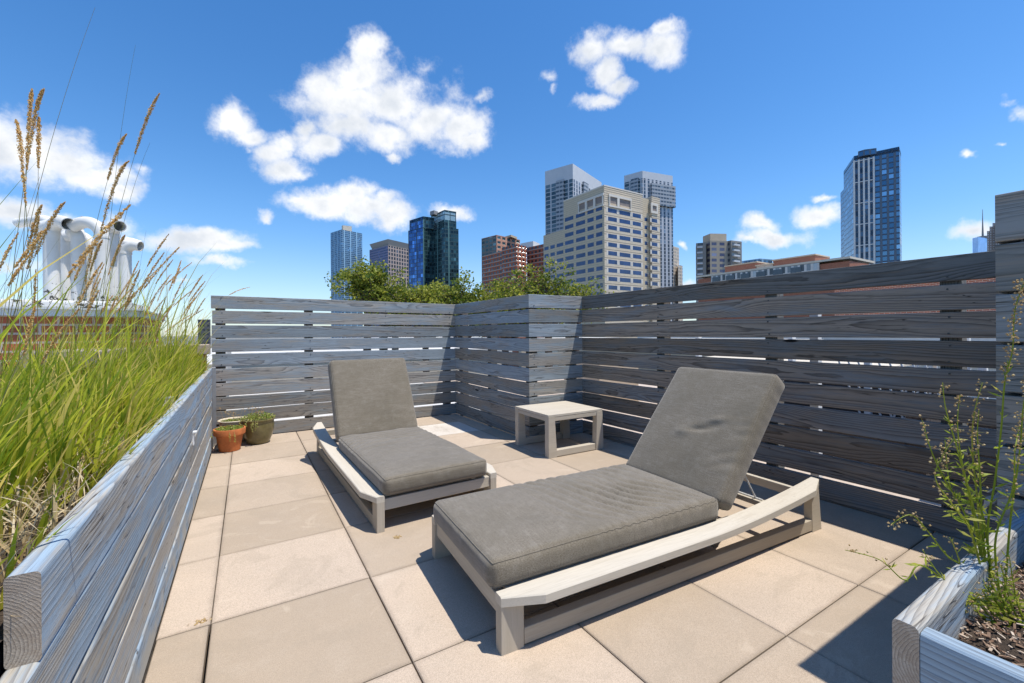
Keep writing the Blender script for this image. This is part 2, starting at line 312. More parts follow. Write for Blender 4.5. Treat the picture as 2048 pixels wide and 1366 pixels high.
def fabric():
    mt, T = newmat('grey_brown_woven_fabric'); ob = T.attr('loc'); x, y, z = T.sep(ob)
    a = T.noise(T.comb(T.math('MULTIPLY', x, 130), T.math('MULTIPLY', y, 1500), T.math('MULTIPLY', z, 300)), 1, 2, .6)
    b = T.noise(T.comb(T.math('MULTIPLY', x, 1500), T.math('MULTIPLY', y, 130), T.math('MULTIPLY', z, 1500)), 1, 2, .6)
    st = T.noise(T.comb(T.math('MULTIPLY', x, 190), T.math('MULTIPLY', y, 14), T.math('MULTIPLY', z, 190)), 1, 3, .6)
    s_ = T.math('ADD', a, b); big = T.noise(ob, 3.2, 5, .62)
    c = T.mix(T.step(s_, .75, 1.25), (.090, .074, .052), (.250, .214, .160))
    c = T.mix(T.step(st, .4, .7, 0, .35), c, (.28, .25, .20))
    c = T.mix(T.step(big, .38, .66, 0, .42), c, (.13, .11, .075))
    mo = T.noise(ob, 17, 5, .7); c = T.mix(T.step(mo, .48, .72, 0, .18), c, (.34, .31, .26))
    T.put(T.p.inputs['Base Color'], c); T.p.inputs['Roughness'].default_value = .92
    T.p.inputs['Specular IOR Level'].default_value = .15
    T.p.inputs['Sheen Weight'].default_value = .3; T.p.inputs['Sheen Roughness'].default_value = .5
    T.put(T.p.inputs['Normal'], T.bump(s_, .3, .0008)); return mt
M['fabric'] = fabric()

def paver():
    mt, T = newmat('sand_concrete_pavers'); ob = T.obj(); tone = T.attr('tone', 'Fac'); lc = T.attr('loc')
    big = T.noise(ob, 1.3, 5, .6); mid = T.noise(ob, 9, 4, .6); grit = T.noise(ob, 420, 2, .7); sp = T.vor(ob, 260)
    c = T.mix(T.step(tone, 0, 1), (.455, .362, .265), (.62, .50, .385))
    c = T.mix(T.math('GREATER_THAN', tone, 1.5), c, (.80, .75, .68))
    c = T.mix(T.step(big, .35, .75, 0, .35), c, (.36, .30, .235))
    c = T.mix(T.step(mid, .45, .8, 0, .3), c, (.56, .47, .37))
    c = T.mix(T.step(grit, .38, .68, 0, .6), c, (.24, .19, .14))
    grit2 = T.noise(ob, 110, 4, .75); c = T.mix(T.step(grit2, .45, .72, 0, .38), c, (.30, .24, .175))
    stn = T.noise(T.vec('ADD', ob, (7, 3, 0)), 2.6, 6, .68, 1.2); c = T.mix(T.step(stn, .50, .62, 0, .28), c, (.33, .27, .20)); c = T.mix(T.step(stn, .40, .34, 0, .22), c, (.62, .52, .40))
    c = T.mix(T.math('MULTIPLY', T.step(sp, .10, .03), .6), c, (.72, .66, .56))
    # edge grime
    x, y, z = T.sep(lc); e = T.math('MAXIMUM', T.math('ABSOLUTE', x), T.math('ABSOLUTE', y))
    g = T.math('MULTIPLY', T.step(T.math('ADD', e, T.math('MULTIPLY', mid, .03)), .295, .325), .4)
    c = T.mix(g, c, (.20, .16, .12))
    T.put(T.p.inputs['Base Color'], c); T.p.inputs['Roughness'].default_value = .85; T.p.inputs['Specular IOR Level'].default_value = .25
    xo, yo, zo = T.sep(ob)
    dots = T.math('MULTIPLY', T.math('SINE', T.math('MULTIPLY', xo, 700)), T.math('SINE', T.math('MULTIPLY', yo, 700)))
    T.put(T.p.inputs['Normal'], T.bump(T.math('ADD', grit, T.math('MULTIPLY', dots, .22)), .5, .0012)); return mt
M['paver'] = paver()

def brick(name, sx=.203, sy=.0677, c1=(.50, .13, .055), c2=(.28, .075, .04), mo=(.58, .47, .38), ms=.009):
    mt, T = newmat(name); uv = T.uv()
    n = T.n.new('ShaderNodeTexBrick'); T.l.new(uv, n.inputs['Vector']); n.inputs['Scale'].default_value = 1
    n.inputs['Brick Width'].default_value = sx; n.inputs['Row Height'].default_value = sy; n.inputs['Mortar Size'].default_value = ms
    n.inputs['Mortar Smooth'].default_value = .15; n.inputs['Bias'].default_value = -.1
    T.put(n.inputs['Color1'], c1); T.put(n.inputs['Color2'], c2); T.put(n.inputs['Mortar'], mo)
    nz = T.noise(uv, 30, 5, .7)
    c = T.mix(T.step(nz, .4, .8, 0, .4), n.outputs[0], (.13, .07, .055))
    T.put(T.p.inputs['Base Color'], c); T.p.inputs['Roughness'].default_value = .85
    T.put(T.p.inputs['Normal'], T.bump(T.math('SUBTRACT', T.math('MULTIPLY', nz, .25), n.outputs[1]), .7, .006)); return mt
M['brick'] = brick('red_brick')
M['stone'] = plain('rough_limestone', (.40, .33, .26), .9, 0, .25, 14, .8)
M['coping'] = plain('aluminium_coping', (.62, .63, .63), .45, .3, .08, 3)
M['soil'] = plain('dark_potting_soil', (.055, .038, .026), .95, 0, .5, 30, 1)
M['joint'] = plain('dark_joint_dirt', (.035, .03, .026), .95, 0, .4, 30)
M['roof'] = plain('pale_roof_membrane', (.60, .58, .54), .8, 0, .15, .6)
M['street'] = plain('city_ground', (.17, .17, .155), .9, 0, .35, .02)

def flaking():
    mt, T = newmat('flaking_white_paint'); ob = T.obj(); z = T.sep(T.attr('loc'))[2]
    n = T.noise(ob, 22, 6, .7, .4); big = T.noise(ob, 5, 3, .6)
    low = T.step(z, .34, .02)
    fl = T.math('GREATER_THAN', T.math('ADD', n, T.math('MULTIPLY', low, .20)), .76)
    c = T.mix(T.step(big, .3, .7), (.74, .73, .69), (.64, .62, .57))
    c = T.mix(fl, c, (.06, .055, .05))
    T.put(T.p.inputs['Base Color'], c); T.p.inputs['Roughness'].default_value = .55
    T.put(T.p.inputs['Normal'], T.bump(T.math('MULTIPLY', fl, -1), .6, .003)); return mt
M['flake'] = flaking()

def leafmat(name, c1, c2, c3, trans=.35, rough=.5, attr=True):
    mt, T = newmat(name)
    t = T.attr('tone', 'Fac'); 
    c = T.mix(T.step(t, 0, .5), c1, c2); c = T.mix(T.step(t, .5, 1), c, c3)
    T.put(T.p.inputs['Base Color'], c); T.p.inputs['Roughness'].default_value = rough; T.p.inputs['Specular IOR Level'].default_value = .3
    tr = T.n.new('ShaderNodeBsdfTranslucent'); T.l.new(c, tr.inputs[0])
    mx = T.n.new('ShaderNodeMixShader'); mx.inputs[0].default_value = trans
    T.l.new(T.p.outputs[0], mx.inputs[1]); T.l.new(tr.outputs[0], mx.inputs[2]); T.l.new(mx.outputs[0], T.out.inputs[0]); return mt
M['grass'] = leafmat('ornamental_grass_blades', (.20, .30, .02), (.56, .58, .045), (.82, .64, .18), .5)
M['stem'] = leafmat('grass_stems', (.12, .16, .03), (.25, .24, .06), (.40, .32, .14), .2)
M['plume'] = leafmat('tan_seed_plumes', (.60, .34, .10), (.76, .50, .18), (.86, .66, .34), .5)
M['straw'] = leafmat('dry_straw', (.42, .30, .14), (.52, .40, .22), (.62, .54, .38), .2)
M['treeleaf'] = leafmat('tree_leaves', (.06, .11, .012), (.22, .26, .03), (.46, .44, .07), .45)
M['bark'] = plain('brown_bark', (.10, .075, .055), .9, 0, .3, 12, .8)
M['succ'] = leafmat('succulent_leaves', (.12, .20, .03), (.32, .40, .06), (.50, .44, .16), .3)
M['weed'] = leafmat('weed_stems_and_leaves', (.18, .26, .02), (.36, .42, .04), (.50, .46, .10), .45)
M['pod'] = leafmat('tan_seed_pods', (.40, .27, .12), (.55, .40, .19), (.66, .54, .30), .4)
M['twig'] = plain('grey_bare_wood', (.33, .28, .24), .85, 0, .3, 40, .6)
def chips():
    mt, T = newmat('bark_mulch'); t = T.attr('tone', 'Fac')
    c = T.mix(T.step(t, 0, .6), (.12, .06, .035), (.30, .20, .13)); c = T.mix(T.step(t, .6, 1), c, (.55, .46, .36))
    T.put(T.p.inputs['Base Color'], c); T.p.inputs['Roughness'].default_value = .9; return mt
M['chips'] = chips()
# ================================================================== THE TERRACE
rng = random.Random(3)
X0, Y0, PV = -.128, 2.0703, .61
def floor():
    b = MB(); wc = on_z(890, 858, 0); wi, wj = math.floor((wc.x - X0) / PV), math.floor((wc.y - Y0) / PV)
    for i in range(-1, 7):
        for j in range(-7, 6):
            xa, xb = X0 + i * PV, X0 + (i + 1) * PV; ya, yb = Y0 + j * PV, Y0 + (j + 1) * PV
            cx, cy = (xa + xb) / 2, (ya + yb) / 2
            xa = max(xa, -.297); xb = min(xb, 3.30); yb = min(yb, 5.625)
            if i >= 5 and j >= 3: continue
            if j >= 3: xb = min(xb, 2.512)
            if xb - xa < .02 or yb - ya < .02: continue
            g = .0016 + (.0035 if (i in (-1, 0) and j < 0) else .0012 if i in (0, 1) else 0)
            ge = .002 if i == -1 and j < 0 else 0
            z = rng.uniform(-.0012, .0012); ch = .003
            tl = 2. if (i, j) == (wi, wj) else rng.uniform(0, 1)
            dx, dy = rng.uniform(-.0012, .0012), rng.uniform(-.001, .001)
            xa_, xb_, ya_, yb_ = xa + g * .6 + dx, xb - g - ge + dx, ya + .0022 + dy, yb - .0022 + dy
            lo = []
            for zz, ins in ((-.05, 0), (z - ch, 0), (z, ch)):
                lo.append([Vector((xa_ + ins, ya_ + ins, zz)), Vector((xb_ - ins, ya_ + ins, zz)), Vector((xb_ - ins, yb_ - ins, zz)), Vector((xa_ + ins, yb_ - ins, zz))])
            n0 = len(b.v); b.loft(lo, tone=tl)
            for k in range(n0, len(b.v)):
                p = b.v[k]; b.loc[k] = (p[0] - cx, p[1] - cy, p[2])
    o = b.build('terrace_floor', M['paver']); tag(o, kind='structure')
    s = MB(); s.cube(-1.5, 3.6, -3, 5.9, -.20, -.045)
    tag(s.build('terrace_slab', M['joint']), kind='structure')
    s = MB(); s.cube(-5, -1.501, -3, 4.6, -.3, -.06); s.cube(-1.5, -.31, -3, .90, -.04, -.03); tag(s.build('side_roof', M['roof']), kind='structure')
floor()

def face_boards(b, p0, p1, ztop0, ztop1, n, hb, th, nrm, sag=.004, gap=None, zfloor=.0, seed=1, overl=0., seg=1):
    """n horizontal boards stacked from the top down between two plan points"""
    rg = random.Random(seed); p0 = Vector((*p0, 0)); p1 = Vector((*p1, 0)); L = (p1 - p0).length; ex = (p1 - p0) / L
    nrm = Vector((*nrm, 0)).normalized(); pitch0 = (ztop0 - zfloor - hb) / (n - 1); pitch1 = (ztop1 - zfloor - hb) / (n - 1)
    rows = []
    for k in range(n):
        j0, j1 = rg.uniform(-sag, sag) * (k > 0), rg.uniform(-sag, sag) * (k > 0)
        za = ztop0 - hb / 2 - k * pitch0 + j0; zb = ztop1 - hb / 2 - k * pitch1 + j1
        d = (ex * L + Vector((0, 0, zb - za))); e = rg.uniform(0, overl)
        hh = hb + rg.uniform(-.003, .001)
        b.beam(p0 - ex * e - nrm * (th / 2) + Vector((0, 0, za)) + nrm * rg.uniform(-.0015, .0015), d, UP - ex * ex.dot(UP), nrm, d.length + e, hh, th, r=.004,
               off=(rg.uniform(0, 60), rg.uniform(-.05, .05), rg.uniform(0, .02)), tone=rg.random(), seg=seg, bow=rg.uniform(-.003, .003) if seg > 1 else 0)
        rows.append((za, zb))
    return rows
def screws(b, p0, p1, rows, nrm, us, off=.001):
    p0 = Vector((*p0, 0)); p1 = Vector((*p1, 0)); nrm = Vector((*nrm, 0)).normalized()
    for za, zb in rows:
        for t in us:
            p = p0.lerp(p1, t); z = za + (zb - za) * t
            for dz in (-.045, .045):
                c = p + Vector((rng.uniform(-.006, .006), rng.uniform(-.006, .006), z + dz)) + nrm * off
                e1 = nrm.cross(UP); ring = [c + (e1 * math.cos(a) + UP * math.sin(a)) * .0055 for a in [k * math.pi / 3 for k in range(6)]]
                n0 = len(b.f); b.loft([[q - nrm * .004 for q in ring], ring]); b.mi[n0:] = [1] * (len(b.f) - n0)

# ---- back fence
fz = [1.545, 1.535]
bf = tag(empty('fence', (1.1, 5.65, 0)), 'sunlit blue grey slatted timber fence behind the pots and the far lounger', 'fence')
def W2L(root):   # children keep world coordinates
    pass
def child(b, name, mat, root, **k):
    o = b.build(name, mat, root, **k); o.matrix_parent_inverse = Matrix.Translation(root.location).inverted() if not root.rotation_euler.z else root.matrix_basis.inverted(); return o
b = MB(); rows = face_boards(b, (-.315, 5.63), (2.535, 5.63), 1.555, 1.535, 10, .1395, .032, (0, -1), seed=11, sag=.006, overl=.012, seg=6, zfloor=.006)
screws(b, (-.315, 5.63), (2.50, 5.63), rows, (0, -1), (.03, .34, .655, .97)); child(b, 'board_panel', [M['fence'], M['nail']], bf)
for x in (-.245, .63, 1.52, 2.40):
    b = MB(); b.beam((x, 5.71, -.1), (0, 0, 1), (1, 0, 0), (0, 1, 0), 1.58, .089, .089, r=.004); child(b, 'post', M['fence_shade'], bf)
# ---- corner box
cb = tag(empty('fence', (2.6, 4.6, 0)), 'boxed out fence corner of slatted boards standing behind the side table', 'fence')
b = MB(); r1 = face_boards(b, (2.50, 5.655), (2.50, 3.762), 1.535, 1.53, 10, .1395, .032, (-1, 0), seed=21, sag=.004, seg=4, zfloor=.006)
child(b, 'board_panel', M['fence'], cb)
b = MB(); r2 = face_boards(b, (2.502, 3.76), (3.225, 3.76), 1.53, 1.533, 10, .1395, .032, (0, -1), seed=22, sag=.003, zfloor=.006)
screws(b, (2.50, 3.76), (3.225, 3.76), r2, (0, -1), (.09,)); child(b, 'board_panel', [M['fence'], M['nail']], cb)
for x, y in ((2.585, 3.84), (2.585, 4.7), (3.12, 3.84), (2.585, 5.52)):
    b = MB(); b.beam((x, y, -.1), (0, 0, 1), (1, 0, 0), (0, 1, 0), 1.58, .089, .089, r=.004); child(b, 'post', M['fence_shade'], cb)
# ---- right fence (shaded side towards us)
rf = tag(empty('fence', (3.28, 2, 0)), 'long dark shaded slatted fence running behind the near lounger', 'fence')
P0, P1 = (3.218, 3.76), (3.285, .30)
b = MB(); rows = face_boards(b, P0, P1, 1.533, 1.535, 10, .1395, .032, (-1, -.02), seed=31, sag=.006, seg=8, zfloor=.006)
screws(b, P0, P1, rows, (-1, -.02), (.012, .3, .585, .86)); child(b, 'board_panel', [M['fence_shade'], M['nail']], rf)
for t in (.30, .585, .86, .98):
    x, y = P0[0] + (P1[0] - P0[0]) * t, P0[1] + (P1[1] - P0[1]) * t
    b = MB(); b.beam((x + .082, y, -.1), (0, 0, 1), (1, 0, 0), (0, 1, 0), 1.58, .089, .089, r=.004); child(b, 'post', M['fence_shade'], rf)
# ---- returning fence, nearest on the right
nf = tag(empty('fence', (2.2, .2, 0)), 'near grey slatted fence end rising behind the flowering weed at the right edge', 'fence')
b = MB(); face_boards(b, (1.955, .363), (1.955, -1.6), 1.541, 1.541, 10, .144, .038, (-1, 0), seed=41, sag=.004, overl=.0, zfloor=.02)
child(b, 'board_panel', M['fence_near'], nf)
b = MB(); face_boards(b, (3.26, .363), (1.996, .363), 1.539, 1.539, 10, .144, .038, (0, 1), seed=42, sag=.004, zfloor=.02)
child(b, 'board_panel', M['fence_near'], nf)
for y in (.27, -.9):
    b = MB(); b.beam((2.045, y, -.1), (0, 0, 1), (1, 0, 0), (0, 1, 0), 1.6, .089, .089, r=.004); child(b, 'post', M['fence_near'], nf)

# ---- left planter
lp = tag(empty('wooden_planter', (-.7, 3, 0)), 'long pale blue timber planter overflowing with tall grass', 'planter')
b = MB(); ya, yb = 1.018, 5.16
for k in range(5):
    za0, zb0 = .745 - k * .1495, .805 - k * .1615
    hb0 = .1385 if k else .150
    y0 = ya if k == 0 else ya - .06
    d = Vector((0, yb - ya, (zb0 - za0)))
    Ls = d.length * (yb - y0) / (yb - ya)
    off = -.0215 + (rng.uniform(-.004, .0) if k else 0)
    b.beam((-.292 + off, y0, za0 - hb0 / 2), d, (0, 0, 1), (1, 0, 0), Ls, hb0, .043, r=.008, off=(7.3 + 11 * k, (.03, .045, -.02, .05, 0)[k], .0), tone=(.75, .6, .35, .8, .7)[k], nr=4, capmi=1)
child(b, 'side_boards', [M['planter'], M['endgrain']], lp)
b = MB(); b.cube(-1.225, -.345, 1.0, 5.13, .01, .62); child(b, 'liner', M['soil'], lp)
b = MB()
for k in range(5): b.beam((-2.0, .965 + (.004 if k else 0), .742 - .0745 - k * .149), (1, 0, 0), (0, 0, 1), (0, 1, 0), 1.655, .145, .05, r=.008, off=(3 + 9 * k, .02, 0))
child(b, 'end_boards', M['planter'], lp)
b = MB()
for k in range(5): b.beam((-1.25, ya, .735 - .0745 - k * .149), (0, 1, 0), (0, 0, 1), (1, 0, 0), 4.14, .145, .04, r=.006)
child(b, 'rear_boards', M['planter'], lp)
b = MB(); b.beam((-.375, 2.93, .1), (0, 0, 1), (1, 0, 0), (0, 1, 0), .70, .07, .089, r=.006, tone=.2); child(b, 'inner_post', M['planter'], lp)
b = MB(); b.cube(-1.23, -.336, .995, 5.14, .05, .64)
n0 = MB()
gx_, gy_ = 30, 120
vs = []; fs = []
for j in range(gy_ + 1):
    for i in range(gx_ + 1):
        x = -1.23 + .894 * i / gx_; y = .995 + 4.145 * j / gy_
        vs.append((x, y, .645 + .012 * (y - 1) + .02 * mnoise.noise((x * 7, y * 7, 0)) + .012 * mnoise.noise((x * 30, y * 30, 3))))
for j in range(gy_):
    for i in range(gx_): a = j * (gx_ + 1) + i; fs.append((a, a + 1, a + gx_ + 2, a + gx_ + 1))
n0.add(vs, fs); child(n0, 'soil', M['soil'], lp, smooth=True)
# little white light on the planter side
lt = tag(empty('deck_light', (-.285, 3.39, .47)), 'small white box light screwed to the side of the grass planter', 'light')
b = MB(); b.beam((-.012, 0, -.03), (0, 0, 1), (1, 0, 0), (0, 1, 0), .075, .018, .05, r=.004); child2 = b.build('housing', M['white_metal'], lt)
b = MB(); b.beam((-.004, 0, .045), (0, 0, 1), (1, 0, 0), (0, 1, 0), .008, .03, .056, r=.002); b.build('cap', M['white_metal'], lt)

# ---- right planter
rp = tag(empty('wooden_planter', (1.6, 0, 0)), 'low weathered planter box of mulch and weeds in the near right corner', 'planter')
b = MB()
for k in range(4): b.beam((1.016 + .004 * k, .303, .60 - .072 - k * .15), (1, 0, 0), (0, 0, 1), (0, 1, 0), .936 - .004 * k, .144, .038, r=.010, off=(4.2 + 9 * k, .015, .0), tone=.75, nr=4, capmi=1)
child(b, 'long_boards', [M['planter'], M['endgrain']], rp)
b = MB()
for k in range(4): b.beam((1.037 + .004 * k, .283, .592 - .072 - k * .15), (0, -1, 0), (0, 0, 1), (1, 0, 0), 1.9, .144, .040, r=.009, off=(14.2 + 9 * k, .03, .0), tone=.55, nr=4)
child(b, 'side_boards', M['planter'], rp)
vs = []; fs = []; gx_, gy_ = 50, 70
for j in range(gy_ + 1):
    for i in range(gx_ + 1):
        x = 1.055 + (1.95 - 1.055) * i / gx_; y = -1.5 + 1.786 * j / gy_
        vs.append((x, y, .505 + .018 * mnoise.noise((x * 6, y * 6, 0)) + .012 * mnoise.noise((x * 28, y * 28, 3))))
for j in range(gy_):
    for i in range(gx_): a = j * (gx_ + 1) + i; fs.append((a, a + 1, a + gx_ + 2, a + gx_ + 1))
b = MB(); b.add(vs, fs); child(b, 'soil', M['soil'], rp, smooth=True)
# mulch chips
b = MB(); rg = random.Random(5)
for k in range(9000):
    x, y = rg.uniform(1.06, 1.93), rg.uniform(-.55, .282)
    z = .505 + .018 * mnoise.noise((x * 6, y * 6, 0)) + rg.uniform(.002, .018)
    l, w_, t = rg.uniform(.004, .017), rg.uniform(.0015, .0045), rg.uniform(.001, .002)
    Mx = Matrix.Translation((x, y, z)) @ Matrix.Rotation(rg.uniform(0, 6.28), 4, 'Z') @ Matrix.Rotation(rg.uniform(-.5, .5), 4, 'Y') @ Matrix.Rotation(rg.uniform(-.6, .6), 4, 'X')
    b.cube(-l / 2, l / 2, -w_ / 2, w_ / 2, -t / 2, t / 2, tone=rg.random(), M=Mx)
tag(b.build('mulch', M['chips']), 'wood chip mulch covering the soil of the near planter', 'mulch', kind='stuff')

# ================================================================== FURNITURE
def cushion(L, Wd, T, puff, wr, r=.03, step=.011, skew=None):
    """rounded, puffed, wrinkled cushion; x 0..L, y 0..Wd, z 0..T; returns MB and outline of its upper welt"""
    hx, hy, hz = L / 2, Wd / 2, T / 2
    idx = {}; b = MB(); vs = []; loc = []
    nx, ny, nz = int(L / step), int(Wd / step), max(4, int(T / step))
    def shape(p):
        q = Vector((max(-hx + r, min(hx - r, p.x)), max(-hy + r, min(hy - r, p.y)), max(-hz + r * .9, min(hz - r * .9, p.z))))
        d = p - q
        if d.length > 1e-9: p2 = q + d.normalized() * min(r, d.length if d.length < r else r)
        else: p2 = p
        fx = max(0, 1 - abs(p.x / hx) ** 3.5); fy = max(0, 1 - abs(p.y / hy) ** 3.5); fz = 1 - (p.z / hz) ** 2
        top = max(0, p.z / hz)
        p2.z += top * (puff * fx ** .6 * fy ** .6)
        if fz > .01:
            if abs(p.y) > hy * .999 - 1e-6: p2.y += math.copysign(.007 * fz * min(1, fx * 3), p.y)
            if abs(p.x) > hx * .999 - 1e-6: p2.x += math.copysign(.007 * fz * min(1, fy * 3), p.x)
        e = wr(p.x + hx, p.y + hy) if top > .5 else 0
        side = mnoise.noise((p.x * 22, p.y * 22, p.z * 9 + 4)) * .0018 * fz
        p2.z += e + mnoise.noise((p.x * 7, p.y * 7, 1)) * .0025 * top
        if fz > .1: p2.x += side; p2.y += side
        return p2
    def vid(i, j, k):
        key = (i, j, k)
        if key not in idx:
            # keep samples near the rounded edges dense
            p = Vector((-hx + L * i / nx, -hy + Wd * j / ny, -hz + T * k / nz))
            idx[key] = len(vs); loc.append((p.x + hx, p.y + hy, p.z)); s = shape(p); vs.append(Vector((s.x + hx, s.y + hy, s.z + hz)))
        return idx[key]
    fs = []
    for i in range(nx):
        for j in range(ny):
            fs.append((vid(i, j, nz), vid(i + 1, j, nz), vid(i + 1, j + 1, nz), vid(i, j + 1, nz)))
            fs.append((vid(i, j, 0), vid(i, j + 1, 0), vid(i + 1, j + 1, 0), vid(i + 1, j, 0)))
    for k in range(nz):
        for i in range(nx):
            fs.append((vid(i, 0, k), vid(i + 1, 0, k), vid(i + 1, 0, k + 1), vid(i, 0, k + 1)))
            fs.append((vid(i, ny, k), vid(i, ny, k + 1), vid(i + 1, ny, k + 1), vid(i + 1, ny, k)))
        for j in range(ny):
            fs.append((vid(0, j, k), vid(0, j, k + 1), vid(0, j + 1, k + 1), vid(0, j + 1, k)))
            fs.append((vid(nx, j, k), vid(nx, j + 1, k), vid(nx, j + 1, k + 1), vid(nx, j, k + 1)))
    b.add(vs, fs, loc)
    welt = []
    def wp(x, y, zz):
        s = shape(Vector((x, y, zz))); o = Vector((x, y, 0)); o = Vector((math.copysign(1, x) if abs(x) >= hx - 1e-6 else 0, math.copysign(1, y) if abs(y) >= hy - 1e-6 else 0, math.copysign(1, zz)))
        return Vector((s.x + hx, s.y + hy, s.z + hz))
    loops = []
    for zz in (hz, -hz):
        ring = []
        for i in range(0, nx + 1): ring.append(wp(-hx + L * i / nx, -hy, zz))
        for j in range(1, ny + 1): ring.append(wp(hx, -hy + Wd * j / ny, zz))
        for i in range(nx - 1, -1, -1): ring.append(wp(-hx + L * i / nx, hy, zz))
        for j in range(ny - 1, 0, -1): ring.append(wp(-hx, -hy + Wd * j / ny, zz))
        loops.append(ring)
    return b, loops

def ridge(v): return (1 - abs(2 * (v - math.floor(v)) - 1)) ** 1.0
def sm(a, b_, x):
    t = max(0, min(1, (x - a) / (b_ - a))); return t * t * (3 - 2 * t)
def wr_seat_near(x, y):
    m_ = sm(.35, .6, x) * (1 - sm(1.12, 1.24, x)) * sm(.03, .12, y) * (1 - sm(.5, .62, y) * .3)
    wv = mnoise.noise((x * 2.6, y * 2.6, 2)) * .09 + mnoise.noise((x * 6, y * 4, 5)) * .02
    ph = (x + .42 * y + wv) / .072
    a = .15 + 1.1 * max(0, mnoise.noise((x * 3.1, y * 5, 8)) + .35)
    rg_ = math.sin(ph * 2 * math.pi); rg_ = -abs(rg_) ** 2.2 * 1.1 if rg_ < 0 else rg_ * .25
    edge = (1 - sm(.0, .09, y)) * .0035 * math.sin((x + mnoise.noise((x * 9, 0, 0)) * .03) * 2 * math.pi / .045) * sm(.4, .6, x)
    return .017 * m_ * a * rg_ - .006 * sm(.5, .8, x) * (1 - sm(.9, 1.2, x)) * math.exp(-((y - .3) / .2) ** 2) + edge
def wr_back_near(x, y):
    d = 0
    for (cx, cy, sx, sy, dep) in ((.36, .30, .016, .07, -.011), (.40, .22, .03, .05, -.007), (.33, .38, .03, .05, .009), (.44, .20, .02, .06, .007)):
        d += dep * math.exp(-((x - cx + .25 * (y - cy)) / sx) ** 2 - ((y - cy) / sy) ** 2)
    e = (1 - sm(.0, .22, y)) * (1 - sm(.35, .6, x))
    d += e * .009 * max(0, mnoise.noise((x * 6, y * 6, 12)) + .3) * -abs(math.sin((x * 1.0 + y * .45 + mnoise.noise((x * 7, y * 7, 1)) * .07) * math.pi / .085)) ** 3
    return d + .002 * mnoise.noise((x * 5, y * 5, 7))
def wr_seat_far(x, y):
    f_ = (sm(.5, .9, x)) * .0022 * math.sin((x + .3 * y + mnoise.noise((x * 4, y * 3, 2)) * .08) * 2 * math.pi / .085)
    return f_ + .004 * mnoise.noise((x * 3, y * 2, 4)) + .0012 * mnoise.noise((x * 14, y * 5, 6))
def wr_back_far(x, y):
    return .003 * mnoise.noise((x * 4, y * 3, 9)) + .0016 * mnoise.noise((x * 22, y * 5, 2)) * (1 - sm(.1, .5, x) * .6)

